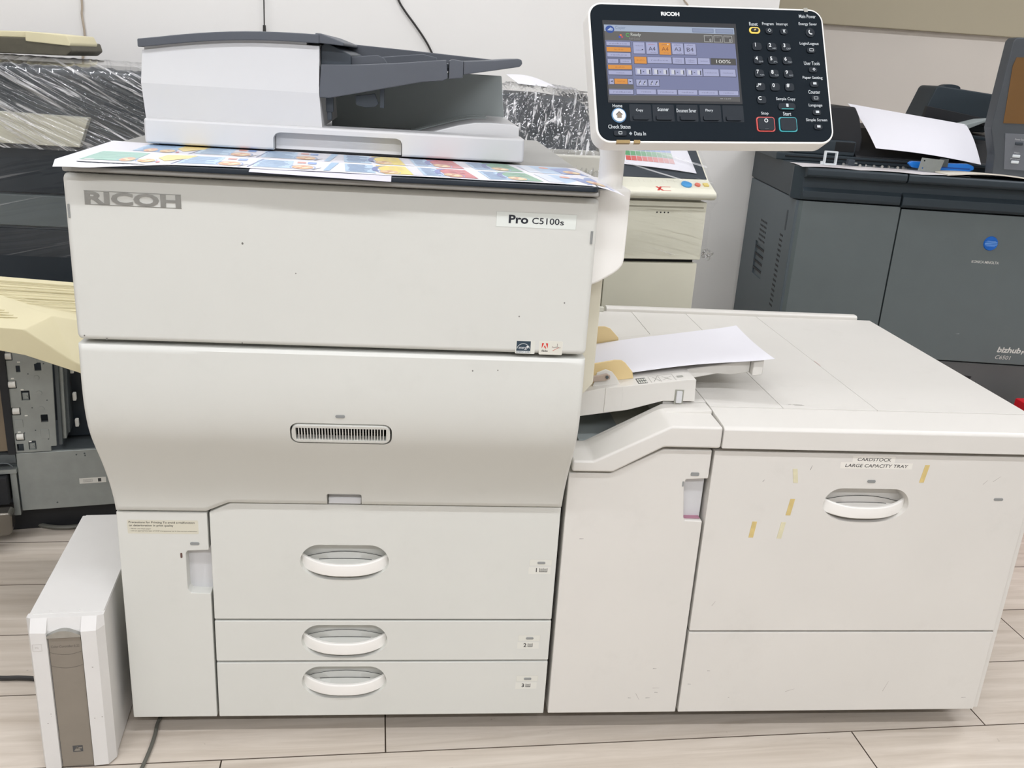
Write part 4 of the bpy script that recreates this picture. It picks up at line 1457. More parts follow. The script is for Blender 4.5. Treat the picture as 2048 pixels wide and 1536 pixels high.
# paper label strips and old tape
ink = Ink()
ink.rect(1.3480, 0.6163, 1.4320, 0.6285, S(226, 223, 214), 1)
ink.rect(1.3260, 0.6030, 1.4690, 0.6158, S(226, 223, 214), 1)
ink.text('CARDSTOCK', 1.3905, 0.6220, 0.0066, S(36, 36, 36), 2, w=0.0670, slant=0.18, bold=0.008)
ink.text('LARGE CAPACITY TRAY', 1.3975, 0.6092, 0.0066, S(36, 36, 36), 2, w=0.1240, slant=0.18, bold=0.008)
ink.build('paper_label', front_map(0.0), INK, big, label='white label strips reading CARDSTOCK LARGE CAPACITY TRAY')
for x0, z0, x1, z1, m_ in ((1.2385, 0.6000, 1.2440, 0.5715, TAPEP), (1.4990, 0.6130, 1.4940, 0.5765, TAPE), (1.2440, 0.5375, 1.2400, 0.5030, TAPE),
                           (1.1765, 0.4885, 1.1735, 0.4545, TAPE), (1.2340, 0.4880, 1.2300, 0.4530, TAPEP)):
    mk('tape_strip', prism([(x0 - 0.0045, z0), (x0 + 0.0045, z0), (x1 + 0.0045, z1), (x1 - 0.0045, z1)], 'y', -0.0008, 0.0005), m_, big, 0)
ink = Ink()
GR = S(126, 122, 118)
for x, z, l_, a in ((1.0145, 0.1560, 0.0075, 0), (1.0190, 0.1090, 0.0140, 2), (1.0240, 0.0985, 0.0070, -3), (0.9850, 0.0965, 0.0180, -60), (1.0070, 0.0850, 0.009, 3),
                    (0.9705, 0.0855, 0.006, 0), (1.1175, 0.3020, 0.0120, 62), (1.5120, 0.0975, 0.026, 72), (1.1800, 0.0850, 0.003, 0), (1.0910, 0.1180, 0.007, 0),
                    (1.1280, 0.1500, 0.006, 0), (1.6900, 0.0800, 0.010, 3), (1.2690, 0.5980, 0.010, 76), (1.640, 0.5800, 0.018, 40), (1.6210, 0.5740, 0.012, 50), (1.18, 0.5720, 0.005, 60),
                    (0.840, 0.447, 0.008, 4), (1.300, 0.098, 0.02, 20)):
    c_, s_ = math.cos(R(a)), math.sin(R(a))
    t_ = 0.0006
    ink.poly([(x, z), (x + l_ * c_, z + l_ * s_), (x + l_ * c_ - t_ * s_, z + l_ * s_ + t_ * c_), (x - 2 * t_ * s_, z + 2 * t_ * c_)], GR if l_ < 0.011 else S(176, 170, 164), 1)
ink.build('scuff_marks', front_map(0.0), INK, LC)
ink = Ink()
for x, y, l_, a, c in ((1.4265, 0.365, 0.035, 90, S(196, 130, 124)), (1.262, 0.100, 0.020, 4, GR), (1.278, 0.104, 0.018, 178, GR), (1.250, 0.103, 0.006, 10, GR), (1.49, 0.16, 0.03, -10, S(206, 202, 196))):
    c_, s_ = math.cos(R(a)), math.sin(R(a))
    t_ = 0.0009
    ink.poly([(x, y), (x + l_ * c_, y + l_ * s_), (x + l_ * c_ - t_ * s_, y + l_ * s_ + t_ * c_), (x - t_ * s_, y + t_ * c_)], c, 1)
ink.build('scuff_marks', lambda u, v, l: (u, v, 0.6907 + l), INK, LC)


# ================================================================ sheets of paper
def sheet(name, fn, nu, nv, m, th=0.0004):
    """a bent sheet with a little thickness: fn(u, v) -> point"""
    bm = bmesh.new()
    T = [[bm.verts.new(fn(i / nu, j / nv)) for i in range(nu + 1)] for j in range(nv + 1)]
    for j in range(nv):
        for i in range(nu):
            bm.faces.new((T[j][i], T[j][i + 1], T[j + 1][i + 1], T[j + 1][i]))
    bm.normal_update()
    B = {}
    for row in T:
        for v in row:
            B[v] = bm.verts.new(v.co - v.normal * th)
    for f in list(bm.faces):
        bm.faces.new([B[v] for v in reversed(f.verts)])
    ring = [T[0][i] for i in range(nu + 1)] + [T[j][nu] for j in range(1, nv + 1)] + [T[nv][i] for i in range(nu - 1, -1, -1)] + [T[j][0] for j in range(nv - 1, 0, -1)]
    for i in range(len(ring)):
        a, b = ring[i], ring[(i + 1) % len(ring)]
        bm.faces.new((a, B[a], B[b], b))
    bmesh.ops.recalc_face_normals(bm, faces=bm.faces[:])
    return mk(name, bm, m, None, 40)


def lerp(a, b, t):
    return a + (b - a) * t


def paper_fn(u, v):             # blank sheet in the bypass tray
    x = lerp(0.840, lerp(1.2215, 1.2230, v), u)
    y = lerp(0.150, 0.362, v)
    if u > 0.6:
        y += (v - 0.5) * 0.03 * (u - 0.6) / 0.4
    z = tray_z(x) + 0.0022 + 0.012 * math.sin(math.pi * min(u * 1.1, 1)) * 0.5 + 0.006 * u * u
    z += 0.004 * (2 * v - 1) ** 2 * u
    return (x, y, z)


tag(sheet('paper_sheet', paper_fn, 16, 8, PAPER), 'blank white sheet lying in the bypass tray between tan guides', 'paper')


def flyer_fn(u, v, lift=0.0):
    """long printed banner on the printer top; both front corners droop over the edge"""
    xf = lerp(0.0040, 0.8320, u)
    xb = lerp(-0.0050, 0.7920, u)
    kk = min(1, max(0, (0.27 - xf) / 0.22))
    yf = lerp(-0.1320, -0.1480, kk) - 0.001 * math.sin(u * 9)
    yb = lerp(0.160, 0.112, u)
    x, y = lerp(xf, xb, v), lerp(yf, yb, v)
    z = 1.1200 + lift + 0.0008 * abs(math.sin(u * 17)) * (1 - v)
    z -= max(0, -0.1412 - y) * 1.3
    dl = max(0, 0.030 - x) / 0.042
    dr = max(0, x - 0.772) / 0.058
    z += -0.0130 * dr ** 1.7 * (1 - v) - 0.003 * dl ** 1.5 * (1 - v) + 0.0010 * dl
    return (x, y, z)


fl = sheet('printed_flyer', flyer_fn, 64, 24, PAPER, 0.0003)
tag(fl, 'long colourful food flyer lying across the printer top, under the feeder', 'flyer')
ink = Ink()


def fx(px):
    return (px - 108) / (1212 - 108)


LB, LB2, DB = S(176, 212, 240), S(150, 196, 232), S(44, 80, 150)
TXT = S(86, 140, 190)


def textblock(u0, v0, u1, v1, bg, ln, rows=7):
    ink.rect(u0, v0, u1, v1, bg, 1, 6, 2)
    for i in range(rows):
        v = v0 + (v1 - v0) * (i + 0.6) / (rows + 0.4)
        a = u0 + (u1 - u0) * random.uniform(0.08, 0.16)
        b = u1 - (u1 - u0) * random.uniform(0.06, 0.4)
        ink.rect(a, v, b, v + (v1 - v0) * 0.055, ln, 2, 4, 1)


def dish(u, v, a, b, c1, c2):
    ink.ring(u, v, a * 1.25, b * 1.25, a * 0.1, S(110, 150, 210), 2)
    ink.ell(u, v, a, b, c1, 3)
    for k in range(5):
        an = 1.3 * k
        ink.ell(u + a * 0.45 * math.cos(an), v + b * 0.45 * math.sin(an), a * 0.32, b * 0.3, c2 if k % 2 else S(250, 224, 170), 4, 10)


for row, (va, vb) in enumerate(((0.03, 0.46), (0.52, 0.97))):
    h = vb - va

    def V(t):
        return va + h * t
    if row == 0:
        textblock(fx(150), V(0.05), fx(246), V(1.0), S(116, 186, 166), S(150, 210, 190), 5)
        ink.rect(fx(158), V(0.06), fx(176), V(0.14), S(236, 244, 240), 3)
    else:
        textblock(fx(200), V(0.05), fx(282), V(1.0), LB2, TXT)
    dish(fx(232), V(0.22), 0.012, 0.10 * h * 2, S(240, 170, 110), S(226, 120, 60))
    dish(fx(268), V(0.20), 0.014, 0.09 * h * 2, S(240, 190, 90), S(226, 150, 60))
    ink.ell(fx(292), V(0.12), 0.003, 0.03, S(220, 60, 50), 3)
    ink.poly([(fx(278), V(0.55)), (fx(300), V(0.25)), (fx(336), V(0.62)), (fx(346), V(0.98)), (fx(284), V(0.92))], S(246, 214, 92), 2)
    for x0, x1 in ((328, 402), (470, 545)):
        textblock(fx(x0), V(0.10), fx(x1), V(0.95), LB, TXT, 8)
        ink.poly([(fx(x0 - 10), V(0.02)), (fx(x0 - 7), V(0.02)), (fx(x0 + 12), V(1.0)), (fx(x0 + 8), V(1.0))], DB, 2)
        dish(fx(x1 + 22), V(0.26), 0.019, 0.11 * h * 2, S(244, 176, 96), S(232, 140, 70))
        ink.rect(fx(x1 + 8), V(0.72), fx(x1 + 26), V(0.90), S(240, 150, 130), 2)
        ink.rect(fx(x1 + 30), V(0.66), fx(x1 + 48), V(0.90), S(100, 150, 220), 2)
        ink.poly([(fx(x1 + 40), V(0.02)), (fx(x1 + 44), V(0.02)), (fx(x1 + 60), V(0.3)), (fx(x1 + 58), V(0.3))], S(60, 60, 70), 2)
    ink.poly([(fx(608), V(0.0)), (fx(620), V(0.0)), (fx(640), V(1.0)), (fx(624), V(1.0))], LB2, 2)
    textblock(fx(652), V(0.05), fx(712), V(0.98), LB, S(60, 110, 170), 9)
    for x0, cA, cB in ((722, S(40, 84, 170), S(252, 222, 40)), (852, S(60, 90, 180), S(206, 52, 60)), (984, S(46, 76, 160), S(60, 150, 100))):
        ink.poly([(fx(x0 + 8), V(0.02)), (fx(x0 + 64), V(0.02)), (fx(x0 + 60), V(1.0)), (fx(x0 - 4), V(1.0)), (fx(x0 + 2), V(0.45))], cB, 2)
        ink.ring(fx(x0 + 22), V(0.45), 0.034, 0.52 * h, 0.011, cA, 3, 100, 200, 14)
        dish(fx(x0 + 18), V(0.24), 0.017, 0.10 * h * 2, S(232, 180, 110), S(206, 130, 70))
        for k in range(2):
            for j in range(2):
                ink.rect(fx(x0 + 22 + 18 * k), V(0.55 + 0.2 * j), fx(x0 + 34 + 18 * k), V(0.64 + 0.2 * j), tuple(min(1, c * 0.75 + 0.15) for c in cB[:3]) + (1,), 4)
    ink.rect(fx(786), V(0.0), fx(806), V(1.0), S(232, 230, 240), 1)
    textblock(fx(808), V(0.04), fx(850), V(0.98), LB, S(60, 110, 170), 9)
    textblock(fx(940), V(0.04), fx(986), V(0.98), LB, S(60, 110, 170), 9)
    ink.rect(fx(1062), V(0.05), fx(1092), V(0.95), S(214, 226, 242), 1)
    ink.poly([(fx(1092), V(0.02)), (fx(1196), V(0.02)), (fx(1186), V(1.0)), (fx(1086), V(1.0))], S(160, 196, 232), 1)
    ink.poly([(fx(1140), V(0.02)), (fx(1194), V(0.02)), (fx(1188), V(0.95)), (fx(1132), V(0.7))], S(80, 120, 200), 2)
    dish(fx(1168), V(0.30), 0.017, 0.10 * h * 2, S(240, 190, 110), S(220, 120, 90))
    ink.ell(fx(1122), V(0.75), 0.010, 0.05, S(236, 140, 100), 3, 12)
ink.c = [tuple(q * 0.72 + 0.22 for q in c[:3]) + (1,) for c in ink.c]
ink.build('flyer_print', lambda u, v, l: Vector(flyer_fn(u, v)) + Vector((0, 0, 0.0003 + l)), INKG, fl)


def under_fn(u, v):
    x = lerp(0.275, 0.4790, u)
    y = lerp(-0.1465, 0.08, v)
    z = 1.1193 - max(0, -0.1408 - y) * 1.2 * (0.4 + 0.6 * u)
    return (x, y, z)


tag(sheet('under_sheet', under_fn, 16, 40, mat('lilac_paper', S(206, 204, 216), 0.6), 0.0003),
    'plain pale sheet peeking out beneath the colourful flyer', 'paper')

# ================================================================ white server tower at the left
TW = thing('server_tower', 'white print server tower with taupe front strip beside the printer', 'computer', (-0.1425, -0.085, 0), R(5.0))
TWD, TDP, TH = 0.126, 0.41, 0.317
mk('case', box(0.0, TWD, 0.022, TDP, 0.006, TH - 0.001, 0.002), WHITEP, TW)
mk('top_panel', box(0.0075, TWD - 0.001, 0.028, TDP - 0.002, TH - 0.004, TH + 0.0008, 0.0008), WHITEP, TW)
# front bezel: chamfered corners, slot down the middle
bz_poly = [(-0.001, 0.020), (0.007, 0.002), (0.034, 0.0), (0.0345, 0.008), (0.0905, 0.008), (0.091, 0.0), (0.116, 0.002), (TWD + 0.001, 0.020), (TWD + 0.001, 0.032), (-0.001, 0.032)]
bm = bmesh.new()
prof = [(0.004, 0.0), (TH - 0.022, 0.0), (TH, 0.016)]
rows = []
for z, push in prof:
    rows.append([bm.verts.new((x, max(y, push) if y < 0.03 else y, z)) for x, y in bz_poly])
n = len(bz_poly)
for a in range(2):
    for i in range(n):
        bm.faces.new((rows[a][i], rows[a][(i + 1) % n], rows[a + 1][(i + 1) % n], rows[a + 1][i]))
bm.faces.new(rows[0][::-1])
bm.faces.new(rows[2])
bmesh.ops.recalc_face_normals(bm, faces=bm.faces[:])
mk('front_bezel', bev(bm, 0.0012, 1), WHITEP, TW, 30)
st = mk('taupe_strip', box(0.0355, 0.0895, 0.0035, 0.012, 0.004, TH - 0.030, 0.001), TAUPE, TW, label='taupe plastic strip down the front')
bm = bmesh.new()
arcp = [(0.0345 + 0.056 * i / 12, TH - 0.028 + 0.010 * math.sin(math.pi * i / 12)) for i in range(13)]
add_prism(bm, arcp + [(0.0905, TH - 0.032), (0.0345, TH - 0.032)], 'y', -0.001, 0.012)
mk('top_lens', bm, CHROME, TW)
dkt = S(96, 90, 82)
ink = Ink()
ink.text('Color Controller E-22', 0.0625, TH - 0.052, 0.0050, dkt, 1, w=0.047)
ink.build('strip_lettering', front_map(0.0034), INK, st)
for z in (TH - 0.064, TH - 0.092):
    ink = Ink()
    vs, fs = [], []
    for k in range(13):
        x = 0.036 + 0.053 * k / 12
        zz = z - 0.006 * math.sin(math.pi * k / 12)
        vs += [(x, zz), (x, zz + 0.0008)]
        if k:
            fs.append((2 * k - 2, 2 * k, 2 * k + 1, 2 * k - 1))
    ink._add(vs, fs, dkt, 1)
    ink.build('strip_line', front_map(0.0034), INK, st)
ink = Ink()
ink.rect(0.056, 0.036, 0.0735, 0.050, S(74, 74, 74), 1)
ink.poly([(0.058, 0.038), (0.064, 0.048), (0.070, 0.038)], S(130, 124, 114), 2)
ink.rect(0.062, 0.043, 0.072, 0.046, S(130, 124, 114), 2)
ink.build('strip_logo', front_map(0.0034), INK, st)
ink = Ink()
ink.frame(0.0095, TH - 0.058, 0.0250, TH - 0.044, 0.0005, S(186, 180, 172), 1)
ink.text('PC', 0.0170, TH - 0.051, 0.0040, S(190, 186, 178), 1)
for x, z in ((0.030, 0.14), (0.027, 0.125), (0.10, 0.11), (0.113, 0.112), (0.105, 0.22), (0.02, 0.105), (0.028, 0.12)):
    ink.ell(x, z, 0.0013, 0.0010, S(160, 154, 148), 1, 8)
ink.build('bezel_print', lambda u, v, l: (u, 0.0012 - l - 0.0006 if 0.008 < u < 0.115 else 0.002 - l, v), INK, TW)
for x in (0.034, 0.082):
    bm = bmesh.new()
    add_cyl(bm, (x, 0.036, TH), (x, 0.036, TH + 0.0016), 0.0022, n=10)
    mk('screw', bm, WHITEP, TW)
mk('foot', box(0.01, TWD - 0.01, 0.03, 0.06, 0.0, 0.008, 0.001), BLACK, TW)
mk('foot', box(0.01, TWD - 0.01, 0.34, 0.37, 0.0, 0.008, 0.001), BLACK, TW)

# cords on the floor
tag(mk('power_cord', tube([(-2.4, 0.36, 0.006), (-1.4, 0.27, 0.006), (-0.9, 0.23, 0.006), (-0.62, 0.205, 0.006), (-0.50, 0.196, 0.006), (-0.40, 0.190, 0.006), (-0.325, 0.1838, 0.006), (-0.285, 0.184, 0.006), (-0.245, 0.178, 0.006), (-0.19, 0.150, 0.006)], 0.0050, 8), CORD),
    'dark power cord running along the floor to the server tower', 'cord')
tag(mk('floor_cable', tube([(0.055, 0.34, 0.005), (0.050, 0.20, 0.005), (0.036, 0.10, 0.005), (0.0325, 0.0405, 0.005), (0.036, 0.005, 0.005), (0.0375, -0.0381, 0.005), (0.0360, -0.0861, 0.005), (0.030, -0.16, 0.005), (0.0, -0.30, 0.005), (-0.12, -0.42, 0.005), (-0.5, -0.50, 0.005), (-1.2, -0.52, 0.005)], 0.0038, 8), CORDG),
    'thin grey cable coming out from under the printer front', 'cable')


def film_shell(name, fn, ns, nt_, m, parent, amp=0.006, ang=30, fa=6.0, fb=60.0, seed=0.0, fine=0.3, size=(1, 1), pw=4, wob=0.02):
    """wrinkled stretch film: fn(s, t) -> (point, outward normal); long ridges run along the angle ang"""
    c_, s_ = math.cos(R(ang)), math.sin(R(ang))
    bm = bmesh.new()
    G = []
    for j in range(nt_ + 1):
        row = []
        for i in range(ns + 1):
            s, t = i / ns, j / nt_
            p, nrm = fn(s, t)
            a, b = s * size[0], t * size[1]
            la, lb = a * c_ + b * s_, -a * s_ + b * c_
            warp = noise.noise(Vector((a * 5, b * 5, seed + 9))) * wob
            r1 = 1 - abs(noise.noise(Vector((la * fa, (lb + warp) * fb, seed))))
            r2 = 1 - abs(noise.noise(Vector((la * fa * 2.3, (lb + warp * 0.6) * fb * 2.1, seed + 3))))
            r3 = noise.noise(Vector((a * 90, b * 90, seed + 5)))
            d = amp * (r1 ** pw * 0.9 + r2 ** (pw + 1) * 0.55 + fine * 0.35 * r3)
            row.append(bm.verts.new(Vector(p) + Vector(nrm) * d))
        G.append(row)
    for j in range(nt_):
        for i in range(ns):
            bm.faces.new((G[j][i], G[j][i + 1], G[j + 1][i + 1], G[j + 1][i]))
    bmesh.ops.recalc_face_normals(bm, faces=bm.faces[:])
    return mk(name, bm, m, parent, 60)


# ================================================================ stripped machine frame with a cream tray, left
FRX, FRY, FRA = -0.51, 0.80, R(12)
FM = thing('stripped_frame', 'stripped steel machine frame with white rollers and cream paper tray, left of the printer', 'machine', (FRX, FRY, 0), FRA)
mk('lower_panel', box(0.0, 0.46, 0.0, 0.012, 0.080, 0.247, 0.003), STEEL, FM)
mk('base', box(-0.24, 0.44, 0.05, 0.24, 0.0, 0.085, 0.004), BLACK, FM)
mk('lower_body', box(-0.02, 0.46, 0.012, 0.24, 0.085, 0.245, 0.002), STEELD, FM)


def ch(px, py):
    return (0.012 + (px - 25) * 0.00114 - (py - 775) * 0.00011, 0.43 - (py - 775) * 0.00141 + (px - 25) * 0.00007)


plate = mk('roller_plate', prism([(0.0, 0.248), (0.086, 0.248), (0.086, 0.262), (0.100, 0.262), (0.112, 0.56), (0.004, 0.56)], 'y', 0.0, 0.006, 0.001, 1), STEEL, FM)
hx = []
for px, py in ((17, 716), (24, 770), (31, 822), (38, 873)):
    x, z = ch(px, py)
    hx.append(prism(rrect(x, z, 0.0215, 0.0215, 0.002, 3), 'y', -0.01, 0.02))
for px, py, w_, h_ in ((77, 740, 0.016, 0.022), (89, 841, 0.017, 0.021), (37, 741, 0.010, 0.018), (38, 894, 0.016, 0.020), (51, 793, 0.020, 0.026), (63, 892, 0.018, 0.025)):
    x, z = ch(px, py)
    hx.append(prism(rrect(x, z, w_, h_, 0.001, 2), 'y', -0.01, 0.02))
cut(plate, *hx)
for px, py in ((17, 716), (24, 770), (31, 822), (38, 873)):
    x, z = ch(px, py)
    bm = bmesh.new()
    add_cyl(bm, (x - 0.008, 0.004, z), (x + 0.008, 0.004, z), 0.0092, n=16)
    mk('roller', bm, mat('roller_white', S(226, 224, 216), 0.5), FM)
for px, py in ((51, 797), (63, 897)):
    x, z = ch(px, py)
    b = mk('catch', box(x - 0.008, x + 0.006, 0.006, 0.012, z - 0.008, z + 0.010, 0.001), STEEL, FM)
    bm = bmesh.new()
    add_cyl(bm, (x + 0.001, 0.0035, z), (x + 0.001, 0.008, z), 0.0032, n=12)
    mk('catch_pin', bm, STEEL, b)
for px, py in ((74, 761), (79, 791), (83, 822), (70, 729)):
    x, z = ch(px, py)
    bm = bmesh.new()
    add_cyl(bm, (x, -0.0012, z), (x, 0.002, z), 0.0068, 0.0075, n=18)
    mk('boss', bm, STEEL, FM)
for px, py in ((38, 722), (44, 775), (51, 826), (58, 878), (25, 752), (36, 857)):
    x, z = ch(px, py)
    mk('tab', box(x - 0.0035, x + 0.0035, -0.0022, 0.001, z - 0.010, z - 0.007, 0.0006), mat('roller_white', S(226, 224, 216), 0.5), FM)
x, z = ch(90, 872)
mk('embossed_pad', box(x - 0.010, x + 0.010, -0.0012, 0.001, z - 0.013, z + 0.013, 0.001), STEEL, FM)
x, z = ch(36, 846)
mk('embossed_pad', box(x - 0.010, x + 0.010, -0.0012, 0.001, z - 0.012, z + 0.010, 0.001), STEEL, FM)
for px, py in ((57, 752), (64, 818), (95, 806), (89, 735), (70, 863), (47, 866), (97, 883)):
    x, z = ch(px, py)
    bm = bmesh.new()
    add_cyl(bm, (x, -0.0008, z), (x, 0.001, z), 0.0018, n=10)
    mk('rivet', bm, STEELD, FM)
for i, (x0, d) in enumerate(((0.104, 0.012), (0.113, 0.024), (0.121, 0.036))):
    mk('side_rail', prism([(x0, 0.260 + 0.012 * i), (x0 + 0.009, 0.260 + 0.012 * i), (x0 + 0.019, 0.56), (x0 + 0.010, 0.56)], 'y', d, d + 0.12, 0.001), STEELD if i != 1 else STEEL, FM)
mk('inner_housing', box(0.10, 0.44, 0.10, 0.24, 0.247, 0.60, 0.004), NAVYM, FM)
for z in (0.30, 0.375, 0.452, 0.52):
    mk('inner_lug', box(0.168, 0.196, 0.075, 0.105, z - 0.02, z + 0.012, 0.002), CHARD, FM)
    mk('guide_roller', box(0.140, 0.149, 0.060, 0.075, z - 0.0105, z + 0.0105, 0.002), mat('roller_white', S(226, 224, 216), 0.5), FM)
mk('dark_post', prism([(-0.016, 0.246), (0.002, 0.246), (0.004, 0.56), (-0.016, 0.56)], 'y', -0.006, 0.04, 0.001), BLACK, FM)
mk('brown_cover', box(-0.22, -0.018, 0.01, 0.05, 0.25, 0.56, 0.002), mat('brown_cover', S(122, 108, 88), 0.5), FM)
mk('cross_bar', box(-0.22, 0.0, -0.012, 0.02, 0.195, 0.207, 0.001), STEEL, FM)
mk('cross_bar', box(-0.22, 0.0, -0.004, 0.02, 0.222, 0.246, 0.001), STEELD, FM)
mk('wire_catch', tube([(-0.10, -0.016, 0.226), (-0.03, -0.016, 0.228), (-0.012, -0.016, 0.222), (-0.014, -0.016, 0.212), (-0.10, -0.016, 0.210)], 0.0016, 6), STEELD, FM)
dr = mk('black_drawer', box(-0.24, -0.022, -0.03, 0.05, 0.115, 0.192, 0.002), BLACK, FM)
mk('shiny_tray_lip', prism([(-0.24, 0.030), (-0.02, 0.048), (-0.013, 0.060), (-0.010, 0.105), (-0.018, 0.112), (-0.24, 0.110)], 'y', -0.075, -0.03, 0.006, 3), mat('smoked_chrome', S(120, 116, 108), 0.2, 0.8), FM)
for i in range(3):
    mk('drawer_tooth', box(-0.20 + 0.055 * i, -0.197 + 0.055 * i, -0.06, -0.03, 0.112, 0.128, 0.0005), STEEL, dr)
mk('frame_post', box(-0.018, -0.003, -0.004, 0.02, 0.07, 0.196, 0.001), STEEL, FM)
ink = Ink()
ink.rect(0.146, 0.148, 0.212, 0.164, S(206, 204, 196), 1)
ink.frame(0.156, 0.152, 0.178, 0.160, 0.0006, S(130, 128, 122), 2)
for i in range(3):
    ink.rect(0.158, 0.1535 + 0.002 * i, 0.176, 0.1542 + 0.002 * i, S(150, 148, 142), 2)
ink.rect(0.192, 0.151, 0.200, 0.161, S(50, 50, 50), 2)
ink.build('rating_label', front_map(0.0), INK, FM, label='small white rating label on the steel panel')
for x, z in ((0.087, 0.098), (0.165, 0.236), (0.166, 0.230), (0.145, 0.234)):
    bm = bmesh.new()
    add_cyl(bm, (x, -0.001, z), (x, 0.001, z), 0.0022, n=10)
    mk('screw', bm, STEELD, FM)
# cream tray (room coordinates turned into the frame's own)
Minv = (Matrix.Translation((FRX, FRY, 0)) @ Matrix.Rotation(FRA, 4, 'Z')).inverted()
bm = bmesh.new()
TV = dict(a=(-0.66, 0.75, 0.742), b=(-0.12, 0.75, 0.716), k=(-0.12, 0.63, 0.640), d=(-0.306, 0.605, 0.680), c2=(-0.354, 0.56, 0.657), cl=(-0.62, 0.56, 0.672),
          e=(-0.250, 0.56, 0.582), f=(-0.12, 0.56, 0.530), fb=(-0.12, 0.565, 0.505), eb=(-0.247, 0.565, 0.556), c2b=(-0.36, 0.565, 0.594), clb=(-0.62, 0.565, 0.640),
          ab=(-0.66, 0.75, 0.66), bb=(-0.12, 0.75, 0.62))
V = {k_: bm.verts.new(Minv @ Vector(p)) for k_, p in TV.items()}
for f in (('a', 'cl', 'c2', 'd'), ('a', 'd', 'k', 'b'), ('d', 'c2', 'e'), ('d', 'e', 'f', 'k'), ('cl', 'clb', 'c2b', 'c2'), ('c2', 'c2b', 'eb', 'e'), ('e', 'eb', 'fb', 'f'),
          ('a', 'b', 'bb', 'ab'), ('b', 'k', 'f', 'fb', 'bb'), ('a', 'ab', 'clb', 'cl'), ('ab', 'bb', 'fb', 'eb', 'c2b', 'clb')):
    bm.faces.new([V[q] for q in f])
bmesh.ops.recalc_face_normals(bm, faces=bm.faces[:])
ct = mk('cream_tray', bev(bm, 0.003, 2), CREAM, FM, 25, label='cream plastic paper tray with fine ribs')
for i in range(13):
    t = 0.10 + 0.8 * i / 13
    A_ = Vector(TV['a']).lerp(Vector(TV['cl']), t)
    B_ = Vector(TV['b']).lerp(Vector(TV['d']).lerp(Vector(TV['k']), 0.3), t) if t < 0.62 else Vector(TV['a']).lerp(Vector(TV['c2']), t).lerp(Vector(TV['d']), 0.35)
    D_ = (B_ - A_).normalized()
    mk('rib', tube([Minv @ (A_ + D_ * 0.01), Minv @ A_.lerp(B_, 0.5), Minv @ (B_ - D_ * 0.01)], 0.0014, 5, 2), CREAM, ct)
tag(mk('floor_cable', tube([(-0.56, 0.90, 0.008), (-0.50, 0.862, 0.008), (-0.45, 0.846, 0.008), (-0.40, 0.850, 0.008), (-0.36, 0.872, 0.008), (-0.31, 0.905, 0.008), (-0.22, 0.92, 0.008)], 0.006, 8), CORDG),
    'grey cable looping on the floor below the steel frame', 'cable')

# ================================================================ dark machine wrapped in stretch film, far left
WM = thing('wrapped_machine', 'dark copier tightly wrapped in shiny stretch film against the left wall', 'copier', (-0.475, 1.48, 0), world=True)
mk('body', box(-1.0, 0.05, 1.15, 1.82, 0.0, 1.203, 0.012, 3), DARKM, WM)
mk('lower_front', box(-0.995, 0.045, 1.143, 1.16, 0.02, 0.775, 0.004), NAVYM, WM)
mk('grey_band', box(-0.998, 0.048, 1.140, 1.16, 0.782, 0.870, 0.006), SLATEL, WM)
mk('dark_band', box(-0.998, 0.048, 1.142, 1.16, 0.874, 1.000, 0.004), NAVYM, WM)
mk('cream_strip', prism([(-0.99, 1.008), (-0.99, 1.094), (-0.362, 1.083), (-0.392, 1.004)], 'y', 1.128, 1.16, 0.004, 2), XCREAM, WM)


def wrap_fn(s, t):
    x = lerp(-1.005, 0.06, s)
    if t < 0.66:                        # front face above the dark band
        z = lerp(0.995, 1.185, t / 0.66)
        a_ = 0.35 + 0.65 * min(1, max(0, (z - 1.06) / 0.06))
        return (x, 1.1215, z), (0, -a_, 0)
    u = (t - 0.66) / 0.34
    if u < 0.2:
        an = u / 0.2 * math.pi / 2
        return (x, 1.15 - 0.0285 * math.cos(an), 1.185 + 0.024 * math.sin(an)), (0, -math.cos(an), math.sin(an) * 0.6)
    q = (u - 0.2) / 0.8
    return (x, lerp(1.15, 1.80, q), 1.209 + 0.012 * math.sin(math.pi * q) + 0.004 * q), (0, 0, 0.25)


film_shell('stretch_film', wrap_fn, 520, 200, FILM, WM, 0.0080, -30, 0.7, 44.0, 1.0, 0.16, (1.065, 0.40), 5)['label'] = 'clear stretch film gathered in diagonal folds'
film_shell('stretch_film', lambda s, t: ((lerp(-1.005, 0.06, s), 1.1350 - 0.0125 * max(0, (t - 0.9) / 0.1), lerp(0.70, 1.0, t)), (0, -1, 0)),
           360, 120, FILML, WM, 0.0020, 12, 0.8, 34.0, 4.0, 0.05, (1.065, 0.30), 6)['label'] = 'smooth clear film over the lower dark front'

BP = thing('cream_cover', 'cream plastic cover with shaded front lying on top of the wrapped machine', 'plastic cover', (-0.75, 1.60, 1.2325))
mk('shaded_front', prism([(-0.20, -0.010), (0.215, -0.002), (0.232, 0.012), (0.226, 0.036), (0.10, 0.042), (-0.20, 0.034)], 'y', -0.10, 0.19, 0.004, 2), mat('olive_shade', S(84, 80, 66), 0.6, var=0.1, scale=40), BP)  # shade on the cover's front is put into this dark olive colour
mk('cream_top', prism([(0.104, 0.032), (0.229, 0.026), (0.232, 0.034), (0.222, 0.056), (0.104, 0.060)], 'y', -0.103, 0.142, 0.003, 2), CREAM, BP)
mk('cream_top', prism([(-0.20, 0.034), (0.104, 0.042), (0.104, 0.060), (-0.20, 0.048)], 'y', -0.09, 0.142, 0.003, 2), CREAM, BP)

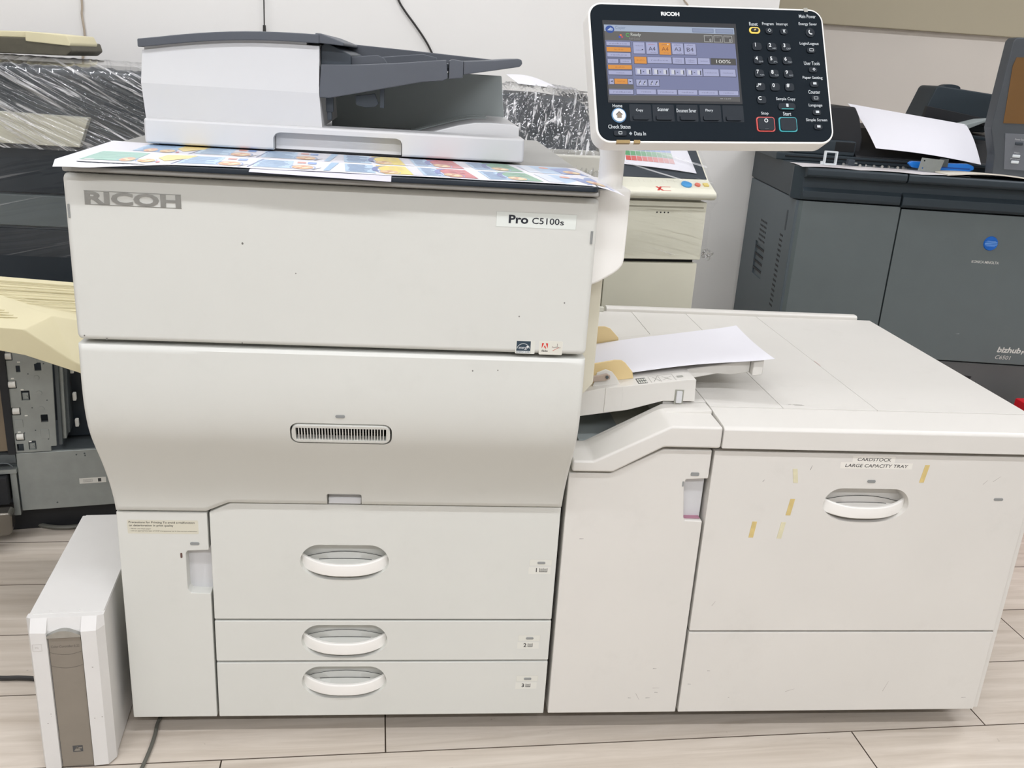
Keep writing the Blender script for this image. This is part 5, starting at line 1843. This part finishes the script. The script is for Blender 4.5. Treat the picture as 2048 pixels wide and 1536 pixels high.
# ================================================================ cream copier wrapped in film, behind the printer
XC = thing('cream_copier', 'cream office copier partly wrapped in film behind the touch panel', 'copier', (1.36, 1.12, 0), R(7))
mk('lower_cabinet', box(-0.298, -0.012, 0.0, 0.03, 0.02, 0.7620, 0.003), XCREAM, XC)
mk('lower_cabinet', box(-0.66, -0.3015, 0.0, 0.03, 0.02, 0.7620, 0.003), XCREAM, XC)
mk('cabinet_body', box(-0.655, -0.016, 0.03, 0.60, 0.0, 0.757, 0.003), XCREAM, XC)
mk('dark_gap', box(-0.65, -0.02, 0.02, 0.58, 0.757, 0.775, 0), GAP, XC)
uf = mk('upper_front', box(-0.655, -0.006, -0.004, 0.03, 0.7735, 0.9420, 0.003), XCREAM, XC)
mk('groove', prism(rrect(-0.33, 0.9265, 0.63, 0.0045, 0.002, 3), 'y', -0.0048, 0.0), mat('groove_shadow', S(160, 156, 138), 0.6), uf)
for i in range(4):
    mk('vent_dot', prism(ellipse(-0.158 + 0.0115 * i, 0.9105, 0.0022, 0.0022, 10), 'y', -0.0048, 0.0), GAP, uf)
mk('upper_body', box(-0.65, -0.010, 0.03, 0.60, 0.7735, 0.985, 0.003), XCREAM, XC)
mk('control_ledge', prism([(-0.004, 0.9490), (-0.030, 0.9530), (-0.041, 0.9600), (-0.041, 0.9700), (-0.036, 0.9750), (0.026, 1.0010), (0.200, 1.1240), (0.24, 1.1240), (0.24, 0.9490)], 'x', -0.300, 0.004, 0.003, 2), XCREAM, XC)


def plat(x, y, l=0.0):          # point on the steep dark control face, lifted by l
    return (x, y - l * 0.58, 1.0010 + (y - 0.026) * 0.7069 + l * 0.81)


bm = bmesh.new()
P4 = [(-0.298, 0.030), (-0.002, 0.030), (-0.002, 0.196), (-0.298, 0.196)]
A = [bm.verts.new(plat(x, y, 0.002)) for x, y in P4]
B = [bm.verts.new(plat(x, y, -0.004)) for x, y in P4]
bm.faces.new(A)
bm.faces.new(B[::-1])
for i in range(4):
    bm.faces.new((A[i], B[i], B[(i + 1) % 4], A[(i + 1) % 4]))
bmesh.ops.recalc_face_normals(bm, faces=bm.faces[:])
mk('dark_panel', bev(bm, 0.001, 1), CHARD, XC)


def ledge_pt(x, t, l=0.0):      # t = 0..1 up the cream band below the dark face
    y, z = lerp(-0.036, 0.026, t), lerp(0.9750, 1.0010, t)
    return Vector((x, y - 0.387 * l, z + 0.922 * l))


for x, r_, m_, nm in ((-0.076, 0.0155, mat('button_blue', S(70, 150, 206), 0.4), 'start_button'), (-0.042, 0.0085, mat('button_red', S(216, 110, 90), 0.4), 'stop_button')):
    bm = bmesh.new()
    add_cyl(bm, ledge_pt(x, 0.58, -0.003), ledge_pt(x, 0.58, 0.004), r_, n=24)
    mk(nm, bm, m_, XC)
bm = bmesh.new()
add_cyl(bm, ledge_pt(-0.016, 0.60, -0.003), ledge_pt(-0.016, 0.60, 0.004), 0.0105, n=4)
mk('clear_button', bm, mat('button_yellow', S(222, 202, 120), 0.4), XC)
ink = Ink()
RD = S(206, 60, 56)
ink.poly([(-0.176, 0.04), (-0.169, 0.04), (-0.155, 0.36), (-0.162, 0.36)], RD, 1)
ink.poly([(-0.176, 0.36), (-0.169, 0.36), (-0.155, 0.04), (-0.162, 0.04)], RD, 1)
ink.rect(-0.162, 0.33, -0.130, 0.36, RD, 1)
ink.rect(-0.157, 0.04, -0.134, 0.065, RD, 1)
for i in range(4):
    ink.frame(-0.238 + 0.036 * i, 0.70, -0.216 + 0.036 * i, 0.92, 0.0006, S(196, 190, 170), 1)
ink.build('ledge_print', lambda u, v, l: ledge_pt(u, v, 0.0004 + l), INK, XC)


def chart_pt(u, v, l=0.0):      # printed chart hanging on the dark face
    x = lerp(lerp(-0.262, -0.030, u), lerp(-0.245, -0.036, u), v)
    y = lerp(lerp(0.071, 0.046, u), 0.180, v)
    return Vector(plat(x, y, 0.0045 + 0.003 * math.sin(3 * u) + l))


cf = sheet('colour_chart', chart_pt, 10, 10, PAPER)
cf.location = (1.36, 1.12, 0)
cf.rotation_euler = (0, 0, R(7))
tag(cf, 'white sheet with rows of blue, green and red patches on the cream copier', 'paper chart')
ink = Ink()
for r_, c_ in enumerate((S(206, 90, 84), S(96, 160, 110), S(80, 130, 206), S(96, 112, 136))):
    for k in range(9):
        u0 = 0.10 + 0.072 * k
        v0 = 0.13 + 0.155 * r_ + 0.05 * u0
        f_ = max(0.3, 1 - 0.075 * k)
        cc = tuple(c_[q] * f_ + 0.8 * (1 - f_) for q in range(3)) + (1,)
        ink.rect(u0, v0, u0 + 0.066, v0 + 0.140, cc, 1)
ink.build('chart_print', lambda u, v, l: chart_pt(u, v, 0.0004 + l), INKG, cf)
# document feeder hump on the left half
mk('feeder', prism([(-0.66, 1.01), (-0.66, 1.195), (-0.64, 1.208), (-0.385, 1.206), (-0.355, 1.190), (-0.306, 1.095), (-0.304, 1.03)], 'y', 0.150, 0.58, 0.008, 2), CHARD, XC)
mk('feeder_base', prism([(-0.66, 0.949), (-0.66, 1.062), (-0.303, 1.062), (-0.303, 0.949)], 'y', -0.03, 0.59, 0.006, 2), mat('feeder_pale', S(196, 194, 184), 0.5), XC)


def hump_fn(s, t):
    # over the front of the feeder, from its foot up and over the top
    x = lerp(-0.68, -0.285, s)
    top = 1.216 if x < -0.36 else lerp(1.216, 1.12, (x + 0.36) / 0.075)
    if t < 0.7:
        q = t / 0.7
        z = lerp(0.955, top, q)
        y = lerp(-0.045, 0.135, q ** 1.6)
        return (x, y, z), (0, -0.85, 0.5)
    q = (t - 0.7) / 0.3
    return (x, lerp(0.135, 0.58, q), top + 0.012 * math.sin(math.pi * q)), (0, -0.2, 0.98)


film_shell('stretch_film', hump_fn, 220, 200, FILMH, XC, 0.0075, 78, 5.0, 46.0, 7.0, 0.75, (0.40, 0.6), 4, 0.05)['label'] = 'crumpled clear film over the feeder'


def front_film(s, t):
    x = lerp(-0.302, 0.006, s)
    if t < 0.62:
        return (x, -0.010 - 0.034 * max(0, (t - 0.50) / 0.12), lerp(0.790, 0.950, t / 0.62)), (0, -1, 0)
    if t < 0.68:
        q = (t - 0.62) / 0.06
        return (x, -0.044, lerp(0.950, 0.973, q)), (0, -0.6, 0.3)
    q = (t - 0.68) / 0.32
    return Vector(plat(x, lerp(-0.044, 0.19, q), 0.011 if q > 0.3 else 0.008 + 0.01 * q)), (0, -0.35, 0.5)


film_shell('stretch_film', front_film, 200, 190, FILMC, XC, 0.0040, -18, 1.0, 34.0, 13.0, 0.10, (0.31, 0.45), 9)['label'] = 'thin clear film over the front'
bm = bmesh.new()
bmesh.ops.create_icosphere(bm, subdivisions=4, radius=0.017)
for v in bm.verts:
    v.co = v.co * (0.55 + 0.9 * abs(noise.noise(v.co * 90)))
    v.co += Vector((0.010, -0.010, 0.792))
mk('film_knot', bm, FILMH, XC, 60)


def top_paper(u, v):
    x = lerp(-0.53, -0.30, u)
    z = 1.2350 - 0.012 * u + 0.010 * math.sin(5 * u) * v
    return (x, lerp(0.26, 0.44, v), z + 0.022 * v * (1 - u))


tp = sheet('crumpled_paper', top_paper, 14, 6, PAPER)
tp.location = (1.36, 1.12, 0)
tp.rotation_euler = (0, 0, R(7))
tag(tp, 'creased white paper on top of the film-wrapped feeder', 'paper')

# ================================================================ dark grey production copier at the right
BZX, BZY, BZA = 1.724, 1.35, R(-6.4)
BZ = thing('grey_production_copier', 'dark grey production copier with blue round badge, right of the cream copier', 'copier', (BZX, BZY, 0), BZA)
mk('body', box(0.004, 1.05, 0.035, 0.648, 0.03, 0.94, 0.004), SLATED, BZ)
side = mk('side_panel', prism([(0.012, 0.0), (0.650, 0.0), (0.650, 0.9335), (0.012, 0.9335)], 'x', -0.002, 0.012, 0.002, 1), SLATE, BZ)
cut(side, prism([(0.315, 0.606), (0.445, 0.606), (0.455, 0.726), (0.315, 0.726)], 'x', -0.03, 0.0035))
slot_me = None
for cols, zs in (([(0.108, 0.122), (0.128, 0.142)], [0.560 + 0.0172 * i for i in range(15)]),
                 ([(0.330, 0.346), (0.354, 0.370), (0.378, 0.394), (0.402, 0.418)], [0.738 + 0.0172 * i for i in range(5)])):
    for y0, y1 in cols:
        for k, z in enumerate(zs):
            if slot_me is None:
                o = mk('vent_slot', prism([(-0.008, -0.004), (0.008, -0.002), (0.008, 0.004), (-0.008, 0.002)], 'x', -0.0028, -0.0018), BLACK, side, 0)
                slot_me = o.data
            else:
                o = bpy.data.objects.new('vent_slot', slot_me)
                COL.objects.link(o)
                o.parent = side
            o.location = (0, (y0 + y1) / 2, z + (0.006 if (y0 * 1000) % 2 > 1 else 0))
mk('oval_cap', prism([(0.093 + 0.008 * math.cos(R(a)), 0.856 + (0.026 if math.sin(R(a)) > 0 else -0.026) + 0.008 * math.sin(R(a))) for a in range(0, 360, 20)], 'x', -0.0026, 0.001), SLATED, side)
for i in range(4):
    mk('louvre', box(-0.001, 0.003, 0.32, 0.445, 0.625 + 0.026 * i, 0.632 + 0.026 * i, 0.0005), BLACK, side)
mk('front_door', prism([(0.0, 0.020), (0.016, 0.0), (0.3275, 0.0), (0.3275, 0.030), (0.0, 0.030)], 'z', 0.02, 0.9335, 0.0015, 1), SLATEL, BZ)
rd = mk('front_door', box(0.3315, 1.05, 0.0, 0.030, 0.4365, 0.9275, 0.0025), SLATEL, BZ)
lp = mk('lower_door', box(0.3315, 1.05, 0.002, 0.030, 0.02, 0.4325, 0.0025), mat('slate_lower', S(86, 88, 88), 0.5, bump=0.2), BZ)
mk('grip_hollow', prism([(0.548, 0.400), (0.585, 0.380), (0.672, 0.376), (0.675, 0.386), (0.60, 0.392)], 'y', 0.0015, 0.004), BLACK, lp)
tprof = [(0.016, 0.9370), (-0.010, 0.9390), (-0.014, 0.9480), (-0.014, 0.9660), (0.012, 0.9860), (0.012, 1.0040), (-0.026, 1.0110), (-0.034, 1.0180),
         (-0.034, 1.0340), (-0.028, 1.0390), (0.10, 1.0390), (0.10, 0.937)]
mk('top_trim', prism(tprof, 'x', 0.006, 0.3180, 0.0015, 1), SLATED, BZ, 30)
mk('top_trim', prism([(y - (0.006 if 0.94 < z < 0.97 else 0), z - (0.006 if z < 0.95 else 0)) for y, z in tprof], 'x', 0.3225, 1.05, 0.0015, 1), SLATED, BZ, 30)
mk('top_deck', prism([(-0.020, 0.034), (0.006, 0.0), (1.05, 0.0), (1.05, 0.650), (-0.004, 0.650), (-0.004, 0.10)], 'z', 0.937, 1.0385, 0.002, 1), SLATED, BZ)
# feeder: long low body with sloped lid, thick rear tray block
mk('feeder_body', prism([(0.02, 1.0385), (0.02, 1.070), (0.045, 1.105), (0.075, 1.190), (0.12, 1.220), (0.22, 1.222), (0.240, 1.190), (0.262, 1.120), (0.262, 1.0385)], 'y', 0.27, 0.64, 0.006, 2), BLACK, BZ)
mk('feeder_deck', prism([(0.24, 1.0385), (0.24, 1.066), (0.44, 1.150), (0.64, 1.160), (0.64, 1.0385)], 'x', 0.238, 0.80, 0.004, 2), BLACK, BZ)
mk('feeder_base', box(-0.03, 0.79, 0.235, 0.64, 1.0385, 1.062, 0.004), SLATED, BZ)
mk('feeder_front', box(0.03, 0.236, 0.245, 0.272, 1.062, 1.112, 0.006), SLATED, BZ)
mk('feeder_window', box(0.165, 0.232, 0.2435, 0.25, 1.075, 1.108, 0.004), GAP, BZ)
mk('feeder_slit', box(0.0, 0.76, 0.232, 0.24, 1.050, 1.054, 0.001), GAP, BZ)
mk('tray_block', prism([(0.500, 1.160), (0.545, 1.300), (0.555, 1.308), (0.76, 1.290), (0.76, 1.16)], 'y', 0.44, 0.60, 0.006, 2), SLATED, BZ)
mk('tray_knob', prism(ellipse(0.605, 1.303, 0.034, 0.012, 20), 'y', 0.46, 0.50, 0.001), SLATED, BZ)
mk('tray_step', prism([(0.515, 1.200), (0.523, 1.238), (0.76, 1.205), (0.76, 1.18)], 'y', 0.425, 0.45, 0.002), BLACK, BZ)
mk('tray_arm', prism([(0.600, 1.166), (0.622, 1.184), (0.690, 1.205), (0.735, 1.210), (0.735, 1.202), (0.690, 1.196), (0.640, 1.172)], 'y', 0.34, 0.43, 0.002), MIDGREY, BZ)
mk('tray_wing', prism([(0.560, 1.158), (0.600, 1.158), (0.70, 1.148), (0.70, 1.138), (0.58, 1.146)], 'y', 0.30, 0.42, 0.002), SLATED, BZ)
# upright control screen at the right edge
cs = mk('control_screen', prism([(0.592, 1.046), (0.586, 1.110), (0.558, 1.190), (0.560, 1.275), (0.566, 1.445), (0.574, 1.456), (0.98, 1.470), (0.98, 1.046)], 'y', 0.00, 0.055, 0.005, 2), mat('panel_slate', S(70, 75, 80), 0.5, bump=0.2), BZ,
        label='upright control screen with amber display')
mk('amber_display', prism([(0.590, 1.208), (0.580, 1.375), (0.586, 1.400), (0.95, 1.412), (0.95, 1.215)], 'y', -0.0012, 0.003), mat('amber_screen', S(112, 80, 40), 0.3), cs)
mk('button_field', prism([(0.624, 1.070), (0.603, 1.178), (0.95, 1.186), (0.95, 1.07)], 'y', -0.0015, 0.003, 0.001), mat('panel_grey', S(104, 108, 114), 0.5), cs)
for z, m_ in ((1.150, CHARD), (1.112, KEYW), (1.094, KEYW)):
    mk('button', box(0.640, 0.664, -0.005, 0.0, z - 0.0045, z + 0.0045, 0.002), m_, cs)
for t_, z, h_, w_ in (('Power Save', 1.1625, 0.0052, 0.030), ('Main', 1.1225, 0.0045, 0.016), ('Power', 1.1035, 0.0040, 0.030)):
    ink = Ink()
    ink.text(t_, 0.652, z, h_, S(196, 198, 198), 1, w=w_)
    ink.build('button_caption', front_map(-0.0016), INK, cs)
bm = bmesh.new()
add_cyl(bm, (0.636, 0.001, 0.836), (0.636, -0.004, 0.836), 0.0235, 0.0215, n=32)
bdg = mk('round_badge', bm, BADGE, BZ, 30, label='round blue badge')
ink = Ink()
for i, (dz, hw_, t_) in enumerate(((0.0080, 0.014, 0.0010), (0.0045, 0.019, 0.0016), (0.0, 0.020, 0.0024), (-0.0045, 0.019, 0.0016), (-0.0080, 0.014, 0.0010))):
    ink.rect(0.636 - hw_, 0.836 + dz - t_ / 2, 0.636 + hw_, 0.836 + dz + t_ / 2, S(120, 170, 226), 1)
ink.build('badge_stripes', front_map(-0.0041), INK, bdg)
ink = Ink()
SV = S(206, 206, 200)
ink.text('KONICA MINOLTA', 0.632, 0.7745, 0.0085, SV, 1, w=0.088, bold=0.015, slant=0.1)
ink.text('bizhub', 0.738, 0.4860, 0.0195, SV, 1, w=0.078, left=True, slant=0.22, bold=0.03)
ink.text('PRO', 0.819, 0.4800, 0.0125, SV, 1, w=0.040, left=True, slant=0.22, bold=0.03)
ink.text('C6501', 0.736, 0.4595, 0.0135, SV, 1, w=0.050, left=True, slant=0.22)
ink.poly([(0.587, 0.5300), (0.602, 0.5310), (0.600, 0.5325)], S(170, 172, 170), 1)
ink.build('door_lettering', front_map(-0.0003), INK, rd, label='silver lettering bizhub PRO C6501')


def on_bz(o):
    o.location = (BZX, BZY, 0)
    o.rotation_euler = (0, 0, BZA)
    return o


def local_thing(name, label, cat, x, y, z, rz=0, group=None):
    p = Matrix.Translation((BZX, BZY, 0)) @ Matrix.Rotation(BZA, 4, 'Z') @ Vector((x, y, z))
    return thing(name, label, cat, p, BZA + rz, group)


def bigsheet(u, v):
    f0, f1, b0, b1 = Vector((0.287, 0.20, 1.097)), Vector((0.645, 0.20, 1.066)), Vector((0.250, 0.45, 1.2290)), Vector((0.632, 0.345, 1.187))
    p = f0.lerp(f1, u).lerp(b0.lerp(b1, u), v)
    p.z += 0.012 * math.sin(math.pi * v) + 0.006 * math.sin(math.pi * u) * (1 - v)
    return p


tag(on_bz(sheet('paper_sheet', bigsheet, 14, 10, PAPER)), 'large blank white sheet draped over the dark feeder of the grey copier', 'paper')


def news1(u, v):
    x = lerp(-0.01, 0.52, u)
    y = lerp(-0.020 + 0.010 * math.sin(7 * u), 0.13, v)
    return (x, y, 1.0402 + 0.003 * abs(math.sin(9 * u + 2 * v)) * (1 - v))


tag(on_bz(sheet('thin_sheet', news1, 40, 6, mat('thin_paper', S(214, 210, 210), 0.6))), 'wavy thin white sheet under the loose parts on the grey copier', 'paper')


def news2(u, v):
    x = lerp(0.44, 0.98, u)
    y = lerp(-0.030, 0.10, v)
    return (x, y, 1.0460 + 0.008 * (1 - v) * math.sin(math.pi * min(1, u * 1.6)) + 0.003 * math.sin(8 * u))


tag(on_bz(sheet('folded_newspaper', news2, 30, 6, mat('news_paper', S(220, 214, 200), 0.6), 0.004)), 'folded off-white paper on the front edge below the upright screen', 'paper')

# loose parts on the deck
t = local_thing('square_clip', 'white square plastic clip standing on the grey copier', 'clip', 0.100, 0.060, 1.0445, R(6))
bm = bmesh.new()
o_, i_ = rrect(0, 0.0215, 0.042, 0.043, 0.002, 2), rrect(0, 0.0215, 0.033, 0.034, 0.001, 2)
for y in (0.0, 0.012):
    pass
A = [bm.verts.new((p_[0], 0.0, p_[1])) for p_ in o_]
B = [bm.verts.new((p_[0], 0.0, p_[1])) for p_ in i_]
A2 = [bm.verts.new((p_[0], 0.012, p_[1])) for p_ in o_]
B2 = [bm.verts.new((p_[0], 0.012, p_[1])) for p_ in i_]
n = len(o_)
for i in range(n):
    k = (i + 1) % n
    bm.faces.new((A[i], A[k], B[k], B[i]))
    bm.faces.new((A2[i], B2[i], B2[k], A2[k]))
    bm.faces.new((A[i], A2[i], A2[k], A[k]))
    bm.faces.new((B[i], B[k], B2[k], B2[i]))
bmesh.ops.recalc_face_normals(bm, faces=bm.faces[:])
mk('frame', bm, KEYW, t)
mk('lug', box(-0.030, -0.021, 0.002, 0.010, 0.0, 0.010, 0.001), KEYW, t)


def screw(x, y, rz, label):
    t = local_thing('screw', label, 'screw', x, y, 1.0445, rz, 'loose screws on the grey copier')
    bm = bmesh.new()
    add_cyl(bm, (-0.004, 0, 0.004), (0.012, 0, 0.003), 0.0018, n=8)
    mk('shank', bm, STEELD, t)
    bm = bmesh.new()
    add_cyl(bm, (-0.007, 0, 0.0045), (-0.004, 0, 0.0045), 0.0045, 0.0040, n=12)
    mk('head', bm, CHROME, t)


ORD = ('first', 'second', 'third', 'fourth', 'fifth', 'sixth', 'seventh', 'last')
for i, (x, y, a) in enumerate(((0.150, 0.068, 20), (0.196, 0.060, 70), (0.224, 0.070, -20), (0.246, 0.066, 40), (0.268, 0.070, 90), (0.298, 0.074, 10), (0.322, 0.070, 60), (0.345, 0.078, 30))):
    screw(x, y, R(a), ORD[i] + ' loose metal screw counted from the white clip towards the steel bracket')
t = local_thing('black_plug', 'small black plug among the screws beside the white clip', 'plug', 0.172, 0.085, 1.0442, R(12))
mk('shell', box(-0.012, 0.012, -0.008, 0.008, 0.0, 0.020, 0.003), CHARD, t)
mk('pin', box(0.012, 0.024, -0.003, 0.003, 0.006, 0.011, 0.001), STEEL, t)
t = local_thing('steel_bracket', 'bent steel bracket with two holes leaning on the blue handle', 'bracket', 0.418, 0.062, 1.0445, R(4))
pl = mk('plate', prism([(-0.036, 0.0), (0.034, -0.003), (0.043, 0.037), (-0.030, 0.041)], 'y', 0.0, 0.002, 0.0005, 1), STEEL, t)
cut(pl, prism(ellipse(-0.020, 0.032, 0.0028, 0.0028, 12), 'y', -0.01, 0.01), prism(ellipse(-0.022, 0.009, 0.0024, 0.0024, 12), 'y', -0.01, 0.01))
mk('flange', prism([(0.034, -0.001), (0.036, -0.001), (0.045, 0.037), (0.043, 0.037)], 'y', 0.0, 0.03, 0.0003, 1), STEEL, t)
mk('back_plate', box(0.045, 0.074, 0.028, 0.030, 0.014, 0.040, 0.0005), STEELD, t)
t = local_thing('blue_knife', 'bright blue cutter knife lying behind the steel bracket', 'knife', 0.500, 0.105, 1.0455, R(-3))
mk('handle', prism([(-0.135, 0.016), (-0.120, 0.004), (-0.06, 0.0), (0.060, 0.002), (0.076, 0.010), (0.074, 0.020), (0.056, 0.027), (-0.02, 0.024), (-0.125, 0.024)], 'y', -0.009, 0.009, 0.003, 2), BLUE, t)
mk('blade_slot', box(-0.06, 0.062, -0.0096, -0.008, 0.009, 0.013, 0.0004), mat('deep_blue', S(10, 70, 150), 0.4), t)

tag(mk('red_box', box(2.470, 2.60, 1.00, 1.14, 0.0, 0.362, 0.006), RED), 'red box just visible behind the right end of the tray unit', 'box')

# ================================================================ cords on the back wall
tag(mk('wall_cord', tube([(-0.67, 2.042, 0.02), (-0.668, 2.042, 1.10), (-0.665, 2.042, 1.224), (-0.656, 2.042, 1.27), (-0.6543, 2.042, 1.31), (-0.658, 2.042, 1.36), (-0.6544, 2.042, 1.407), (-0.655, 2.042, 1.60), (-0.65, 2.042, 2.2), (-0.65, 2.042, 2.74)], 0.0036, 8), CORDB),
    'thin beige cord hanging down the white wall, left', 'cord')
t = thing('drop_cable', 'straight black cord with a small plug end above the feeder', 'cord', (-0.037, 2.03, 1.325))
bm = bmesh.new()
add_cyl(bm, (0, 0, 0.040), (0.01, 0, 1.42), 0.0022, n=8)
mk('cable_run', bm, CORD, t)
bm = bmesh.new()
add_cyl(bm, (0, 0, 0.014), (0, 0, 0.040), 0.0062, 0.0050, n=12)
add_cyl(bm, (0, 0, 0.0), (0, 0, 0.014), 0.0035, 0.0045, n=12)
mk('plug', bm, CORD, t)
tag(mk('hanging_cable', tube([(0.30, 2.04, 2.74), (0.31, 2.04, 2.2), (0.35, 2.04, 1.74), (0.40, 2.04, 1.55), (0.4299, 2.04, 1.479), (0.455, 2.04, 1.442), (0.4904, 2.04, 1.400), (0.525, 2.04, 1.356), (0.5504, 2.04, 1.3155), (0.575, 2.04, 1.26), (0.60, 2.04, 1.10), (0.61, 2.04, 0.6), (0.62, 2.04, 0.02)], 0.0036, 8), CORD),
    'curved black cord running down the wall behind the feeder', 'cord')
tag(mk('wall_cord', tube([(1.40, 2.042, 2.74), (1.41, 2.042, 2.1), (1.425, 2.042, 1.70), (1.450, 2.042, 1.58), (1.462, 2.042, 1.5475), (1.4794, 2.042, 1.5283), (1.50, 2.042, 1.48), (1.51, 2.042, 1.30), (1.50, 2.042, 0.7), (1.50, 2.042, 0.02)], 0.0030, 8), CORDB),
    'thin beige cord on the wall just above the touch panel', 'cord')
